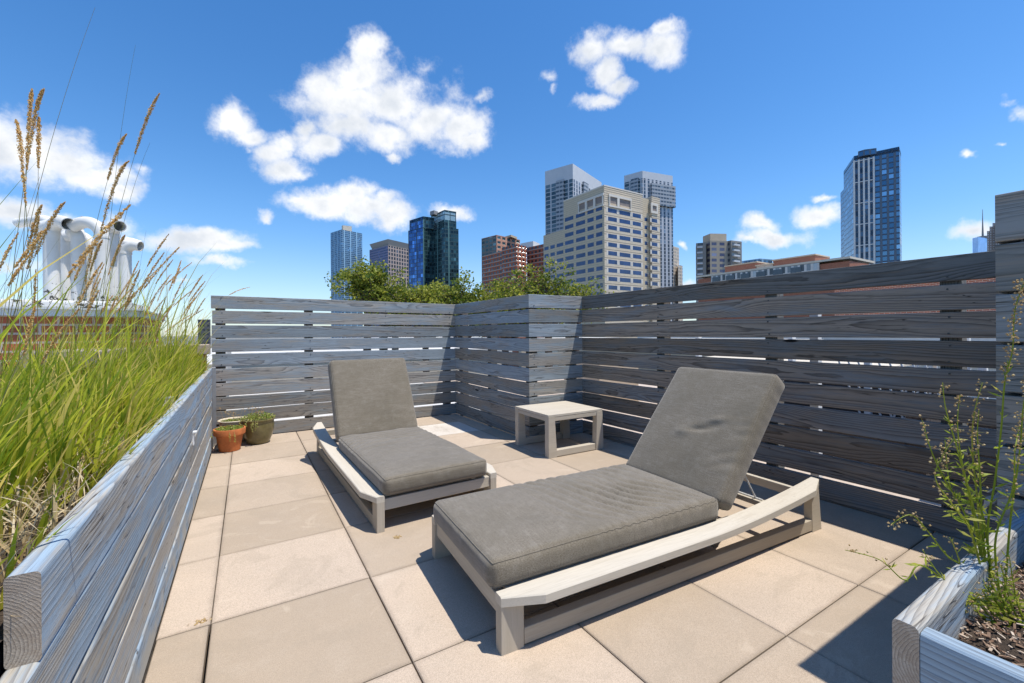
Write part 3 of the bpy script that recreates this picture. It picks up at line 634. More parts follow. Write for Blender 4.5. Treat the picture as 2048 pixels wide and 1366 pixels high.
LL, LW = 2.03, .79
def ztop(x): return .205 + .085 * max(0, (x - 1.05) / .98) ** 1.7
def make_lounger(label, loc, rz, ang, blen, wrs, wrb, px, cy0):
    root = tag(empty('sun_lounger', loc, rz), label, 'sun lounger', 'grey cushioned sun loungers')
    F = M['frame']
    def frame_side(s):
        yy = (lambda y: y) if s == 0 else (lambda y: LW - y)
        b = MB()                                                   # curved flat top rail
        xs = [0, .15] + [.15 + (1.86 - .15) * k / 18 for k in range(1, 18)] + [1.88, LL - .012]
        loops = []
        for x in xs:
            out = -.055 * min(1, x / .15, max(0, (LL - .012 - x) / .138)); inn = .046
            zt = ztop(x); t = .034; c = .004
            a0, a1 = yy(out), yy(inn)
            sg = 1 if a1 > a0 else -1
            loops.append([Vector((x, a0 + sg * c, zt)), Vector((x, a1 - sg * c, zt)), Vector((x, a1, zt - c)), Vector((x, a1, zt - t)), Vector((x, a0, zt - t)), Vector((x, a0, zt - c))])
        b.loft(loops, off=(3 * s + px, 0, .01), tone=.8, inv=(s == 0))
        recalc(b.build('side_rail', F, root))
        b = MB(); b.beam((.094, yy(.024), .038), (1, 0, 0), (0, 1, 0), (0, 0, 1), 1.862, .042, .060, r=.003, tone=.3); b.build('base_rail', F, root)
        for kind in (0, 1):
            b = MB()
            if kind == 0: b.beam((.046, yy(.023), .0), (0, 0, 1), (1, 0, 0), (0, 1, 0), .171, .092, .045, r=.003, tone=.45)
            else:
                lo = []
                for z, xa, xb in ((0, 1.952, LL + .012), (ztop(1.97) - .035, 1.945, LL - .014)):
                    lo.append([Vector((xa, yy(.001), z)), Vector((xb, yy(.001), z)), Vector((xb, yy(.045), z)), Vector((xa, yy(.045), z))])
                b.loft(lo, off=(9 * s, 0, 0), tone=.4)
            recalc(b.build('leg', F, root))
    frame_side(0); frame_side(1)
    b = MB(); b.beam((.028, .047, .150), (0, 1, 0), (1, 0, 0), (0, 0, 1), LW - .094, .034, .066, r=.003, tone=.5); b.build('foot_crossbar', F, root)
    b = MB(); b.beam((1.985, .047, .185), (0, 1, 0), (1, 0, 0), (0, 0, 1), LW - .094, .03, .05, r=.003, tone=.5); b.build('head_crossbar', F, root)
    b = MB(); b.beam((1.70, .07, .165), (0, 1, 0), (1, 0, 0), (0, 0, 1), LW - .14, .045, .03, r=.003, tone=.6); b.build('back_support_bar', F, root)
    for y in (.062, LW - .062):
        b = MB(); b.beam((.05, y, .166), (1, 0, 0), (0, 1, 0), (0, 0, 1), 1.9, .022, .060, r=.002, tone=.4); b.build('inner_rail', F, root)
    b = MB()
    for k in range(13): b.beam((.085 + k * .094, .074, .188), (0, 1, 0), (1, 0, 0), (0, 0, 1), LW - .148, .07, .016, r=.002)
    b.build('seat_slats', F, root)
    b = MB(); b.beam((1.255, .09, .085), (0, 1, 0), (1, 0, 0), (0, 0, 1), LW - .18, .03, .085, r=.002, tone=.1); b.build('middle_crossbar', F, root)
    # seat cushion
    b, wl = cushion(1.255, .68, .104, .014, wrs); o = b.build('seat_cushion', M['fabric'], root, smooth=True); o.location = (-.012, cy0, .199)
    for ring in wl:
        t = MB(); t.tube(ring + [ring[0]], .0028, 5, cap=False); p = t.build('piping', M['fabric'], o, smooth=True)
    # back
    piv = Vector((1.232, 0, .282)); th = .112
    c, s = math.cos(R(ang)), math.sin(R(ang))
    # local cushion x -> up the back, z -> towards the sitter
    def bm(off_back, up, y0):  # matrix: x axis = (c,0,s); z axis = (-s,0,c)
        o_ = piv + Vector((c, 0, s)) * up - Vector((-s, 0, c)) * off_back
        return Matrix(((c, 0, -s, o_.x), (0, 1, 0, y0), (s, 0, c, o_.z), (0, 0, 0, 1)))
    b, wl = cushion(blen, .68, th, .012, wrb); o = b.build('back_cushion', M['fabric'], root, smooth=True); o.matrix_local = bm(th, .0, cy0)
    for ring in wl:
        t = MB(); t.tube(ring + [ring[0]], .0028, 5, cap=False); p = t.build('piping', M['fabric'], o, smooth=True)
    b = MB()
    for k in range(7): b.beam((.04 + k * .1, .15, 0), (0, 1, 0), (1, 0, 0), (0, 0, 1), .49, .07, .016, r=.002)
    o = b.build('back_slats', F, root); o.matrix_local = bm(th + .012, 0, 0)
    for y in (.17, LW - .17):
        b = MB(); b.beam((-.03, y, 0), (1, 0, 0), (0, 1, 0), (0, 0, 1), blen - .03, .03, .03, r=.002); o = b.build('back_frame_rail', F, root); o.matrix_local = bm(th + .036, 0, 0)
        top = piv + Vector((c, 0, s)) * .30 - Vector((-s, 0, c)) * (th + .045)
        t = MB(); t.tube([(top.x, y, top.z), (1.70, y, .185)], .0045, 6); t.build('strut', M['white_metal'], root)
    t = MB(); t.tube([(1.70, .13, .185), (1.70, LW - .13, .185)], .0045, 6); t.build('strut_bar', M['white_metal'], root)
    return root
make_lounger('far grey cushioned lounger with smooth seat, its raised back near the sunlit back fence', (1.410, 2.520, 0), R(91.6), 61, .715, wr_seat_far, wr_back_far, 1.3, .070)
make_lounger('near grey cushioned lounger with wrinkled seat, reclined towards the dark right hand fence', (.752, 1.318, 0), R(-3.35), 51, .795, wr_seat_near, wr_back_near, 7.7, .055)

# side table
tb = tag(empty('side_table', (2.300, 3.150, 0), R(-1)), 'low square greige wooden side table in front of the boxed fence corner', 'table')
TW, TD, TH = .635, .585, .388
for (y0) in (0.0, TD - .06):
    for s in (0, 1):
        b = MB(); lo = []
        for z, i_, o_ in ((0, .092, -.012 if s else 0), (TH - .022, .068, 0)):
            xa, xb = (0, i_) if s == 0 else (TW - i_ + 0, TW - o_ * 1.0)
            if s == 1: xa, xb = TW - i_ + (.012 if z == 0 else 0), TW + (.014 if z == 0 else 0)
            lo.append([Vector((xa, y0, z)), Vector((xb, y0, z)), Vector((xb, y0 + .06, z)), Vector((xa, y0 + .06, z))])
        b.loft(lo, off=(rng.uniform(0, 30), 0, 0), tone=.6 + .1 * s); recalc(b.build('leg', M['frame'], tb))
    b = MB(); b.beam((.09, y0 + .03, .034), (1, 0, 0), (0, 1, 0), (0, 0, 1), TW - .18, .056, .058, r=.003, tone=.7); b.build('base_rail', M['frame'], tb)
    b = MB(); b.beam((.07, y0 + .03, TH - .042), (1, 0, 0), (0, 1, 0), (0, 0, 1), TW - .14, .05, .036, r=.003, tone=.6); b.build('apron', M['frame'], tb)
b = MB()
for k in range(5): b.beam((-.002, .002 + TD * (k + .5) / 5, TH - .01), (1, 0, 0), (0, 1, 0), (0, 0, 1), TW + .004, TD / 5 - .004, .022, r=.002, tone=.85)
b.build('table_top', M['frame'], tb)
for x in (.012, TW - .012):
    b = MB(); b.beam((x, .061, TH - .042), (0, 1, 0), (1, 0, 0), (0, 0, 1), TD - .122, .02, .036, r=.003, tone=.6); b.build('apron', M['frame'], tb)

# ---- pots
M['terracotta'] = plain('terracotta', (.48, .145, .04), .75, 0, .25, 12, .3)
M['glaze'] = plain('olive_brown_glaze', (.15, .125, .05), .22, 0, .3, 9)
M['cream'] = plain('cream_glaze', (.62, .54, .40), .4, 0, .12, 9)
M['rock'] = plain('pale_rock', (.50, .43, .37), .9, 0, .35, 25, 1)
def pot(name, label, loc, prof, mat, rim, kind, seed, rot=0):
    rg = random.Random(seed); root = tag(empty(name, loc, rot), label, 'plant pot')
    b = MB(); b.lathe(prof, 48); o = recalc(b.build('body', mat, root)); autosmooth(o, 35)
    r_in, z_s = rim
    b = MB(); b.lathe([(r_in, z_s - .02), (r_in, z_s), (.001, z_s + .008)], 24); b.build('soil', M['soil'], root)
    b = MB(); n = 900 if kind != 'moss' else 500
    for k in range(n):
        a = rg.uniform(0, 6.283); rr = r_in * math.sqrt(rg.random()) * (1.12 if kind == 'lush' else .98); h = rg.uniform(.004, .075 if kind == 'lush' else .03 if kind == 'low' else .012)
        if kind == 'lush': h *= 1.25 - .6 * rr / r_in
        x, y = rr * math.cos(a), rr * math.sin(a); z = z_s + h * (1.0)
        l = rg.uniform(.008, .02); w_ = l * .35; d = Vector((rg.gauss(0, 1), rg.gauss(0, 1), rg.uniform(-.1, 1.3))).normalized(); sd = d.cross(Vector((rg.gauss(0, 1), rg.gauss(0, 1), rg.gauss(0, 1)))).normalized()
        p = Vector((x, y, z)); b.add([p, p + d * l * .5 + sd * w_, p + d * l, p + d * l * .5 - sd * w_], [(0, 1, 2, 3)], None, rg.random())
    for k in range(7 if kind == 'lush' else 4 if kind == 'low' else 0):   # trailing strands
        a = rg.uniform(3.3, 5.9); p = Vector((r_in * math.cos(a), r_in * math.sin(a), z_s + .01)); q = []
        o_ = Vector((math.cos(a), math.sin(a), 0)); ln = rg.uniform(.03, .10)
        for t in range(6): q.append(p + o_ * (.028 + .012 * math.sin(t * .6)) * min(1, t / 2) + Vector((rg.uniform(-.006, .006), 0, .012 * (t < 2) - ln * (t / 5) ** 1.3)))
        b.tube(q, .0013, 4, tone=.9)
        for t in q[1:]:
            for _ in range(4):
                d = Vector((rg.gauss(0, 1), rg.gauss(0, 1), rg.gauss(0, 1))).normalized(); s_ = d.orthogonal().normalized()
                b.add([t, t + d * .006 + s_ * .003, t + d * .012, t + d * .006 - s_ * .003], [(0, 1, 2, 3)], None, rg.uniform(.4, 1))
    b.build('succulents', M['succ'], root)
    if kind in ('lush', 'moss'):
        b = MB()
        for k in range(11):
            a = rg.uniform(0, 6.28); rr = r_in * rg.uniform(.0, .8); p = Vector((rr * math.cos(a), rr * math.sin(a), z_s)); h = rg.uniform(.07, .15); ln = Vector((rg.uniform(-.04, .04), rg.uniform(-.04, .04), h))
            q = [p, p + ln * .5 + Vector((.004, 0, 0)), p + ln]; b.tube(q, .0011, 4, tone=.3)
            for _ in range(14):
                c_ = p + ln + Vector((rg.gauss(0, .007), rg.gauss(0, .007), rg.gauss(0, .004))); d = Vector((rg.gauss(0, 1), rg.gauss(0, 1), rg.gauss(0, 1))).normalized() * .004; s_ = d.orthogonal().normalized() * .003
                b.add([c_ - d, c_ + s_, c_ + d, c_ - s_], [(0, 1, 2, 3)], None, rg.uniform(0, .5))
        b.build('dry_flower_stalks', M['pod'], root)
    return root
pot('flower_pot', 'terracotta pot of small succulents, foremost of the pots in the fence corner', (-.150, 5.075, 0),
    [(.001, .004), (.080, .0), (.088, .006), (.113, .150), (.116, .155), (.127, .158), (.133, .163), (.137, .212), (.134, .218), (.122, .218), (.118, .205), (.112, .17)], M['terracotta'], (.118, .195), 'low', 2)
pot('flower_pot', 'rounded olive brown glazed pot with a bushy green succulent', (.095, 5.265, 0),
    [(.001, .004), (.092, .0), (.102, .008), (.128, .07), (.146, .14), (.150, .19), (.146, .222), (.150, .238), (.160, .246), (.160, .254), (.150, .257), (.138, .250), (.134, .22)], M['glaze'], (.136, .238), 'lush', 3)
pot('flower_pot', 'cream rimmed wide pot behind the terracotta pot with dry flower stalks', (-.115, 5.44, 0),
    [(.001, .004), (.080, .0), (.092, .01), (.118, .09), (.134, .19), (.138, .222), (.150, .228), (.152, .238), (.144, .242), (.128, .234), (.124, .21)], M['cream'], (.127, .214), 'moss', 4)
for (p, r_, lb, sd) in (((-.225, 5.13, .035), .045, 'pale rounded rock on the paving beside the terracotta pot', 1), ((-.245, 5.25, .022), .03, 'smaller pale stone behind the rounded rock by the planter end', 2), ((.0, 5.40, .012), .028, 'flat grey stone on the paving between the two rear pots', 3)):
    b = MB(); lo = []
    for i in range(1, 12):
        ph = math.pi * i / 12; lo.append([])
        for j in range(18):
            th_ = 2 * math.pi * j / 18; d = Vector((math.sin(ph) * math.cos(th_), math.sin(ph) * math.sin(th_), math.cos(ph)))
            lo[-1].append(d * (r_ * (1 + .45 * mnoise.noise(d * 1.6 + Vector((sd * 5, 0, 0))) + .12 * mnoise.noise(d * 5))))
    b.loft(lo); o = b.build('rock', M['rock'], smooth=True); recalc(o); o.location = p; tag(o, lb, 'rock')
# dry leaf litter and a slim metal angle in the fence corner
for (u, v, n, sd, lb) in ((794, 1076, 26, 1, 'small brown crumbled leaf on the paving between the two loungers'), (404, 1243, 30, 2, 'small heap of dry leaf crumbs in the joint near the grass planter')):
    c_ = on_z(u, v, 0); rg = random.Random(sd); b = MB()
    for k in range(n):
        p = c_ + Vector((rg.gauss(0, .012), rg.gauss(0, .008), rg.uniform(.001, .006))); d = Vector((rg.gauss(0, 1), rg.gauss(0, 1), rg.uniform(-.2, .6))).normalized() * rg.uniform(.004, .009); s_ = d.orthogonal().normalized() * .003
        b.add([p - d, p + s_, p + d, p - s_], [(0, 1, 2, 3)], None, rg.uniform(.2, .7))
    tag(b.build('leaf_litter', M['pod']), lb, 'dry leaf')
b = MB(); b.beam((-.30, 5.30, 0), (0, 0, 1), (1, 0, 0), (0, 1, 0), .80, .008, .03, r=.001); b.beam((-.285, 5.328, 0), (0, 0, 1), (1, 0, 0), (0, 1, 0), .80, .03, .006, r=.001)
tag(b.build('metal_angle_post', M['metal']), 'slim grey metal angle standing where the planter meets the back fence', 'post')
# ================================================================== GRASS
def blade(b, base, h, lean, w, rg, tone, seg=5, droop=.0):
    """tapered ribbon, bending along lean (xy vector, metres at the tip)"""
    a = rg.uniform(0, 3.14); sd = Vector((math.cos(a), math.sin(a), 0)); vs = []
    for k in range(seg + 1):
        t = k / seg; z = h * (t - droop * t ** 3); p = Vector((base[0] + lean[0] * t ** 1.9, base[1] + lean[1] * t ** 1.9, base[2] + z))
        ww = w * (1 - t) ** .7 * (.6 + .8 * min(1, t * 3)) * .5 if k < seg else 0
        if k < seg: vs += [p - sd * ww, p + sd * ww]
        else: vs.append(p)
        sd = (sd + Vector((rg.uniform(-.12, .12), rg.uniform(-.12, .12), 0))).normalized()
    fs = [(2 * k, 2 * k + 1, 2 * k + 3, 2 * k + 2) for k in range(seg - 1)] + [(2 * seg - 2, 2 * seg - 1, 2 * seg)]
    b.add(vs, fs, None, tone)
def spike(b, pts, rad, rg, n, tone0=.0, tone1=1.):
    """feathery seed head following pts"""
    L = len(pts) - 1
    for k in range(n):
        t = rg.random(); s_ = t * L; i = min(L - 1, int(s_)); p = pts[i].lerp(pts[i + 1], s_ - i); ax = (pts[i + 1] - pts[i]).normalized()
        env = (math.sin(math.pi * min(1, t * .93 + .07)) ** .6) * (.6 + .4 * mnoise.noise((t * 9, pts[0].x * 30, 0)) + .25)
        d = (ax * 1.5 + Vector((rg.gauss(0, .8), rg.gauss(0, .8), rg.gauss(0, .8)))).normalized()
        off = Vector((rg.gauss(0, 1), rg.gauss(0, 1), rg.gauss(0, 1))).normalized() * rad * env * rg.random() ** .5
        l = rg.uniform(.006, .012); sd = d.orthogonal().normalized() * l * .24
        q = p + off; b.add([q - d * l * .5, q + sd, q + d * l * .5, q - sd], [(0, 1, 2, 3)], None, rg.uniform(tone0, tone1))
def stalk(sb, pb, root, tip, ctrl, head, rg, n=260, rad=.0085, tone=None, head_frac=None, r0=.0016):
    P = []
    for k in range(15):
        t = k / 14; P.append(root * (1 - t) ** 2 + ctrl * 2 * t * (1 - t) + tip * t * t)
    sb.tube(P, r0, 3, cap=False, tone=rg.uniform(.2, .9) if tone is None else tone, rads=[r0 * (1 - .7 * k / 14) for k in range(15)])
    if head > 0:
        L = sum((P[i + 1] - P[i]).length for i in range(14)); acc = 0; i = 14; hp = [P[14]]
        while acc < head and i > 0:
            acc += (P[i] - P[i - 1]).length; i -= 1; hp.append(P[i])
        spike(pb, hp[::-1], rad, rg, n)
# specially placed heads: (tip u,v), (stem passes u,v), head length, F
SPECIAL = {
 0: [((64, 178), (52, 350), .36, 1.95), ((88, 178), (50, 330), .34, 1.98), ((32, 240), (50, 370), .30, 1.9), ((78, 234), (76, 380), .22, 2.0), ((190, 15), (60, 420), 0, 1.9),
     ((130, 404), (62, 520), .24, 2.05), ((84, 410), (48, 520), .22, 2.1), ((88, 462), (50, 540), .2, 2.1)],
 1: [((319, 187), (250, 360), .34, 2.35), ((253, 268), (200, 400), .27, 2.4), ((258, 322), (205, 430), .32, 2.3), ((300, 285), (235, 480), 0, 2.5), ((271, 90), (225, 380), 0, 2.6), ((250, 470), (215, 560), .2, 2.6), ((205, 480), (170, 570), .2, 2.6)],
}
GR = [(1.12, 1.85), (1.85, 2.5), (2.5, 3.15), (3.15, 3.8), (3.8, 4.45), (4.45, 5.1)]
GL = ['nearest clump of tall feather grass with upright tan plumes in the long planter', 'second clump of tall grass from the front, its plumes leaning right over the vent pipes',
      'third clump of feather grass in the planter, in front of the brick wall', 'clump of feather grass in front of the brick wall corner', 'clump of feather grass with many bent tan plumes beyond the brick wall corner',
      'farthest clump of feather grass, next to the end of the slatted fence']
for gi, (y0, y1) in enumerate(GR):
    rg = random.Random(100 + gi); cx, cy = -.75, (y0 + y1) / 2
    root = tag(empty('grass_clump', (cx, cy, .66)), GL[gi], 'ornamental grass', 'feather grass clumps in the long planter')
    b = MB(); dens = 1900
    for k in range(dens):
        # tufts
        x = rg.uniform(-1.22, -.36) if rg.random() < .8 else rg.uniform(-.55, -.35); y = rg.uniform(y0 - .1, y1 + .1)
        y = min(max(y, 1.12), 5.1)
        tu = mnoise.noise((x * 3.2, y * 3.2, 5))
        if tu < -.12 and rg.random() < .75: continue
        if y < 1.7 and x > -.55 and rg.random() < .82: continue
        h = max(.08, rg.gauss((.26, .26, .28, .31, .33, .34)[gi], .085)) * (1 + .6 * tu)
        if rg.random() < (.045 if gi < 3 else .08): h *= rg.uniform(1.3, 2.5)
        if x > -.50: h *= .55 + .45 * (-.36 - x) / .14
        ln = (rg.gauss(.05, .10) * h * 1.6 + .02, rg.gauss(.0, .11) * h * 1.6)
        ln = (min(ln[0] * 1.25, (-.30 - x) + .16), ln[1])
        t = rg.random(); tone = .0 + .75 * t if rg.random() < .80 else rg.uniform(.75, 1)
        blade(b, (x, y, .65 + .012 * (y - 1)), h, ln, rg.uniform(.005, .0105) * (1.25 if gi < 2 else 1), rg, tone, 5, rg.uniform(0, .22))
    child(b, 'leaves', M['grass'], root)
    b = MB()
    for k in range(800 if gi < 3 else 450):   # dry straw at the foot
        x = rg.uniform(-1.2, -.345); y = min(max(rg.uniform(y0 - .1, y1 + .1), 1.05), 5.1)
        if rg.random() < .5: x = rg.uniform(-.6, -.345)
        h = rg.uniform(.03, .22); ln = (rg.gauss(0, .09), rg.gauss(0, .09)); ln = (min(ln[0], -.335 - x + .03), ln[1])
        blade(b, (x, y, .645 + .012 * (y - 1)), h, ln, rg.uniform(.003, .006), rg, rg.random(), 4, rg.uniform(.1, .6))
    child(b, 'dry_straw', M['straw'], root)
    sb = MB(); pb = MB()
    for (tu_, pu, hd, F) in SPECIAL.get(gi, []):
        tip = at(*tu_, F); mid = at(*pu, F); d = (tip - mid)
        zr = .66; k = (mid.z - zr) / max(.05, d.z); rt = mid - d * min(k, 3.0) * .55; rt = Vector((max(-1.2, min(-.4, rt.x)), rt.y, zr))
        ctrl = mid * 1.0 + (mid - (rt + tip) * .5) * .6 
        stalk(sb, pb, rt, tip, ctrl, hd, rg, n=int(2400 * hd) + 60, rad=.0115, r0=.0018)
    nst = (2, 4, 8, 9, 18, 15)[gi]
    for k in range(nst):
        x = rg.uniform(-1.15, -.5); y = rg.uniform(y0, y1); h = rg.uniform(.62, 1.08) if gi > 1 else rg.uniform(.5, .95)
        if gi == 4: h = rg.uniform(.75, 1.12)
        lean = Vector((rg.uniform(.05, .42), rg.uniform(-.16, .12), 0)) * (h / 1.0)
        if gi >= 4: lean.x = rg.uniform(.15, .5) if x < -.8 else rg.uniform(.08, .3)
        rt = Vector((x, y, .66)); tip = rt + lean + Vector((0, 0, h)); ctrl = rt + lean * .22 + Vector((0, 0, h * .62))
        stalk(sb, pb, rt, tip, ctrl, rg.uniform(.13, .24), rg, n=300, rad=.0078, r0=.0013)
    for k in range(13):   # bare fine stems
        x = rg.uniform(-1.2, -.45); y = rg.uniform(y0, y1); h = rg.uniform(.5, 1.0); lean = Vector((rg.uniform(0, .25), rg.uniform(-.12, .12), 0))
        rt = Vector((x, y, .66)); stalk(sb, pb, rt, rt + lean + Vector((0, 0, h)), rt + lean * .25 + Vector((0, 0, h * .6)), 0, rg, r0=.0010)
    if gi == 5:
        tip = at(500, 574, 4.3); rt = Vector((-.45, 4.7, .68)); stalk(sb, pb, rt, tip, Vector((-.40, 4.65, 1.45)), .2, rg, n=260, rad=.007)
    child(sb, 'stems', M['stem'], root); child(pb, 'seed_plumes', M['plume'], root)

# leafy weed at the far end of the planter
def leafy(root, stems, leafn, mat_s, mat_l, rg, leafl=(.02, .05), r0=.002, up=.6):
    sb = MB(); lb = MB()
    for P in stems:
        n = len(P); sb.tube(P, r0, 5, cap=False, tone=rg.uniform(.2, .7), rads=[r0 * (1 - .65 * k / (n - 1)) for k in range(n)])
        for k in range(leafn):
            t = rg.uniform(.03, 1) * (n - 1); i = min(n - 2, int(t)); p = P[i].lerp(P[i + 1], t - i); ax = (P[i + 1] - P[i]).normalized()
            d = (ax * up + Vector((rg.gauss(0, 1), rg.gauss(0, 1), rg.gauss(0, .5)))).normalized(); l = rg.uniform(*leafl) * (1.1 - .6 * t / (n - 1)); sd = d.orthogonal().normalized() * l * .09
            lb.add([p, p + d * l * .5 + sd, p + d * l - UP * l * .12, p + d * l * .5 - sd], [(0, 1, 2, 3)], None, rg.random())
    sb.build('stems', mat_s, root); return lb
rg = random.Random(9)
wr_ = tag(empty('leafy_weed', (-.50, 4.98, .68)), 'bright green leafy weed sprouting among the grass at the fence end of the planter', 'weed')
st = [[Vector((.02 * j, 0, 0)) + Vector((rg.uniform(-.01, .01), rg.uniform(-.01, .01), .075 * i)) for i in range(7)] for j in range(3)]
lb = leafy(wr_, st, 60, M['weed'], M['weed'], rg, (.03, .07)); lb.build('leaves', M['weed'], wr_)

# ================================================================== FLOWERING WEEDS IN THE NEAR PLANTER
def bez(pts, n=12):
    """Catmull-Rom through pts"""
    out = []
    for i in range(len(pts) - 1):
        p0 = pts[max(0, i - 1)]; p1 = pts[i]; p2 = pts[i + 1]; p3 = pts[min(len(pts) - 1, i + 2)]
        for k in range(n):
            t = k / n; out.append(.5 * ((2 * p1) + (p2 - p0) * t + (2 * p0 - 5 * p1 + 4 * p2 - p3) * t * t + (3 * p1 - p0 - 3 * p2 + p3) * t ** 3))
    out.append(pts[-1]); return out
def ico(b, c, r, rg, tone):
    vs = [c + Vector(v) * r for v in ((1, 0, 0), (-1, 0, 0), (0, 1, 0), (0, -1, 0), (0, 0, 1), (0, 0, -1))]
    q = Matrix.Rotation(rg.uniform(0, 3), 3, 'Z') @ Matrix.Rotation(rg.uniform(0, 3), 3, 'X'); vs = [c + q @ (v - c) for v in vs]
    # flattened bicone pods
    b.add(vs, [(0, 2, 4), (2, 1, 4), (1, 3, 4), (3, 0, 4), (2, 0, 5), (1, 2, 5), (3, 1, 5), (0, 3, 5)], None, tone)
def weed(label, base, stems, rg, leafn=34):
    root = tag(empty('flowering_weed', base), label, 'weed', 'flowering weeds in the near planter')
    SB = MB(); LB = MB(); PB = MB()
    for (pts, pod0, npod) in stems:
        P = bez([Vector(p) - base for p in pts], 8); n = len(P)
        SB.tube(P, .002, 5, cap=False, tone=rg.uniform(.2, .8), rads=[.0024 * (1 - .7 * k / (n - 1)) for k in range(n)])
        for k in range(leafn):
            t = rg.uniform(.02, max(.1, pod0 + .1)) * (n - 1); i = min(n - 2, int(t)); p = P[i].lerp(P[i + 1], t - i); ax = (P[i + 1] - P[i]).normalized()
            d = (ax * .8 + Vector((rg.gauss(0, 1), rg.gauss(0, 1), rg.gauss(0, .6)))).normalized(); l = rg.uniform(.012, .038) * (1.15 - .7 * t / n); sd = d.orthogonal().normalized() * l * .10
            LB.add([p, p + d * l * .5 + sd, p + d * l, p + d * l * .5 - sd], [(0, 1, 2, 3)], None, rg.random())
        for k in range(npod):
            t = (pod0 + (1 - pod0) * rg.random() ** .9) * (n - 1); i = min(n - 2, int(t)); p = P[i].lerp(P[i + 1], t - i)
            d = Vector((rg.gauss(0, 1), rg.gauss(0, 1), rg.gauss(0, 1))).normalized(); l = rg.uniform(.004, .016); c = p + d * l
            SB.add([p, p + d.orthogonal() * .0005, c], [(0, 1, 2)], None, .8)
            ico(PB, c, rg.uniform(.0018, .0034), rg, rg.random())
    SB.build('stems', M['weed'], root); LB.build('leaves', M['weed'], root); PB.build('seed_pods', M['pod'], root); return root
rg = random.Random(21)
def ap(l): return [at(u, v, F) for (u, v, F) in l]
b0 = on_z(1975, 1188, .515); F0 = (b0.x * FW.x + b0.y * FW.y)
def S(l, pod0, n, base=(1975, 1188)):
    return ([at(*base, F0 - .02 * 0)] + ap(l), pod0, n)
A = F0
weed('bushy yellow green flowering weed leaning left over the planter edge', b0, [
    S([(1935, 1040, A), (1890, 960, A - .02), (1862, 900, A - .03), (1845, 842, A - .02)], .62, 26),
    S([(1940, 1000, A + .02), (1915, 900, A + .03), (1892, 820, A + .03), (1885, 765, A + .03)], .6, 16),
    S([(1950, 1030, A), (1925, 930, A), (1915, 850, A), (1920, 790, A)], .4, 40),
    S([(1955, 1000, A + .02), (1945, 900, A + .02), (1948, 830, A), (1965, 765, A)], .38, 46),
    S([(1940, 1060, A - .05), (1905, 1010, A - .06), (1870, 950, A - .07), (1905, 880, A - .07)], .5, 30),
    S([(1965, 1050, A), (1960, 950, A), (1955, 870, A), (1958, 820, A)], .45, 38)], rg, 44)
b1 = on_z(2000, 1222, .515)
weed('tall thin flowering weed with tan seed heads rising past the near fence end', b1, [
    ([at(1998, 1262, 0.986)] + ap([(1975, 1080, 1.004), (1990, 960, 0.996), (2002, 860, 0.988), (2010, 760, 0.979), (2025, 700, 0.971), (2030, 620, 0.963), (2050, 560, 0.954)]), .55, 150),
    ([at(2005, 1262, 0.986)] + ap([(2020, 1050, 0.988), (2040, 900, 0.971), (2046, 820, 0.963), (2058, 740, 0.954)]), .5, 60),
    ([at(2012, 1262, 0.986)] + ap([(1990, 1090, 0.971), (2025, 980, 0.954), (2030, 900, 0.937), (2040, 850, 0.990)]), .45, 50)], rg, 26)
b2 = on_z(1960, 1212, .515)
weed('low straggling weed reaching out to the left across the planter rim', b2, [
    ([at(1962, 1212, .985)] + ap([(1930, 1140, 0.990), (1893, 1110, 0.981), (1858, 1065, 0.972), (1822, 1030, 0.963), (1783, 1048, 0.963)]), .62, 40),
    ([at(1955, 1212, .985)] + ap([(1900, 1170, 0.972), (1840, 1130, 0.936), (1810, 1160, 0.927), (1760, 1120, 0.927), (1690, 1100, 0.927)]), .75, 14),
    ([at(1960, 1212, .985)] + ap([(1925, 1190, 0.945), (1880, 1150, 0.918), (1845, 1100, 0.918)]), .8, 8),
    ([at(1960, 1212, .985)] + ap([(1930, 1160, 0.990), (1915, 1110, 0.981), (1900, 1075, 0.972)]), .85, 6),
    ([at(1990, 1212, .985)] + ap([(1960, 1010, 1.017), (1905, 985, 1.008), (1890, 880, 1.008)]), .8, 20)], rg, 22)
b3 = on_z(2035, 1255, .515)
weed('leafy green weed patch on the mulch by the right edge', b3, [
    ([at(2035 + 8 * k, 1255 - 3 * k, .92)] + ap([(2035 + 14 * k - 30, 1200, .915), (2030 + 16 * k - 44, 1150 - 20 * k, .91)]), .8, 10) for k in range(-4, 3)], rg, 40)
# grey bare branch lying on the planter corner
b = MB()
P = bez([at(u, v, F) for u, v, F in ((1962, 1030, 1.22), (1978, 1002, 1.22), (2010, 988, 1.23), (2060, 972, 1.23), (2120, 960, 1.2))], 8)
b.tube(P, .008, 8, rads=[.006 + .003 * math.sin(k * .9) + .0002 * k for k in range(len(P))])
for q in (((1985, 1000), (2010, 975), (2045, 990)), ((1975, 985), (2000, 972), (2040, 962)), ((2000, 990), (2040, 985), (2060, 1000))):
    b.tube(bez([at(*p, 1.22) for p in q], 6), .0022, 5)
tag(b.build('bare_branch', M['twig'], smooth=True), 'grey bare branch resting on the far corner of the mulched planter', 'branch')

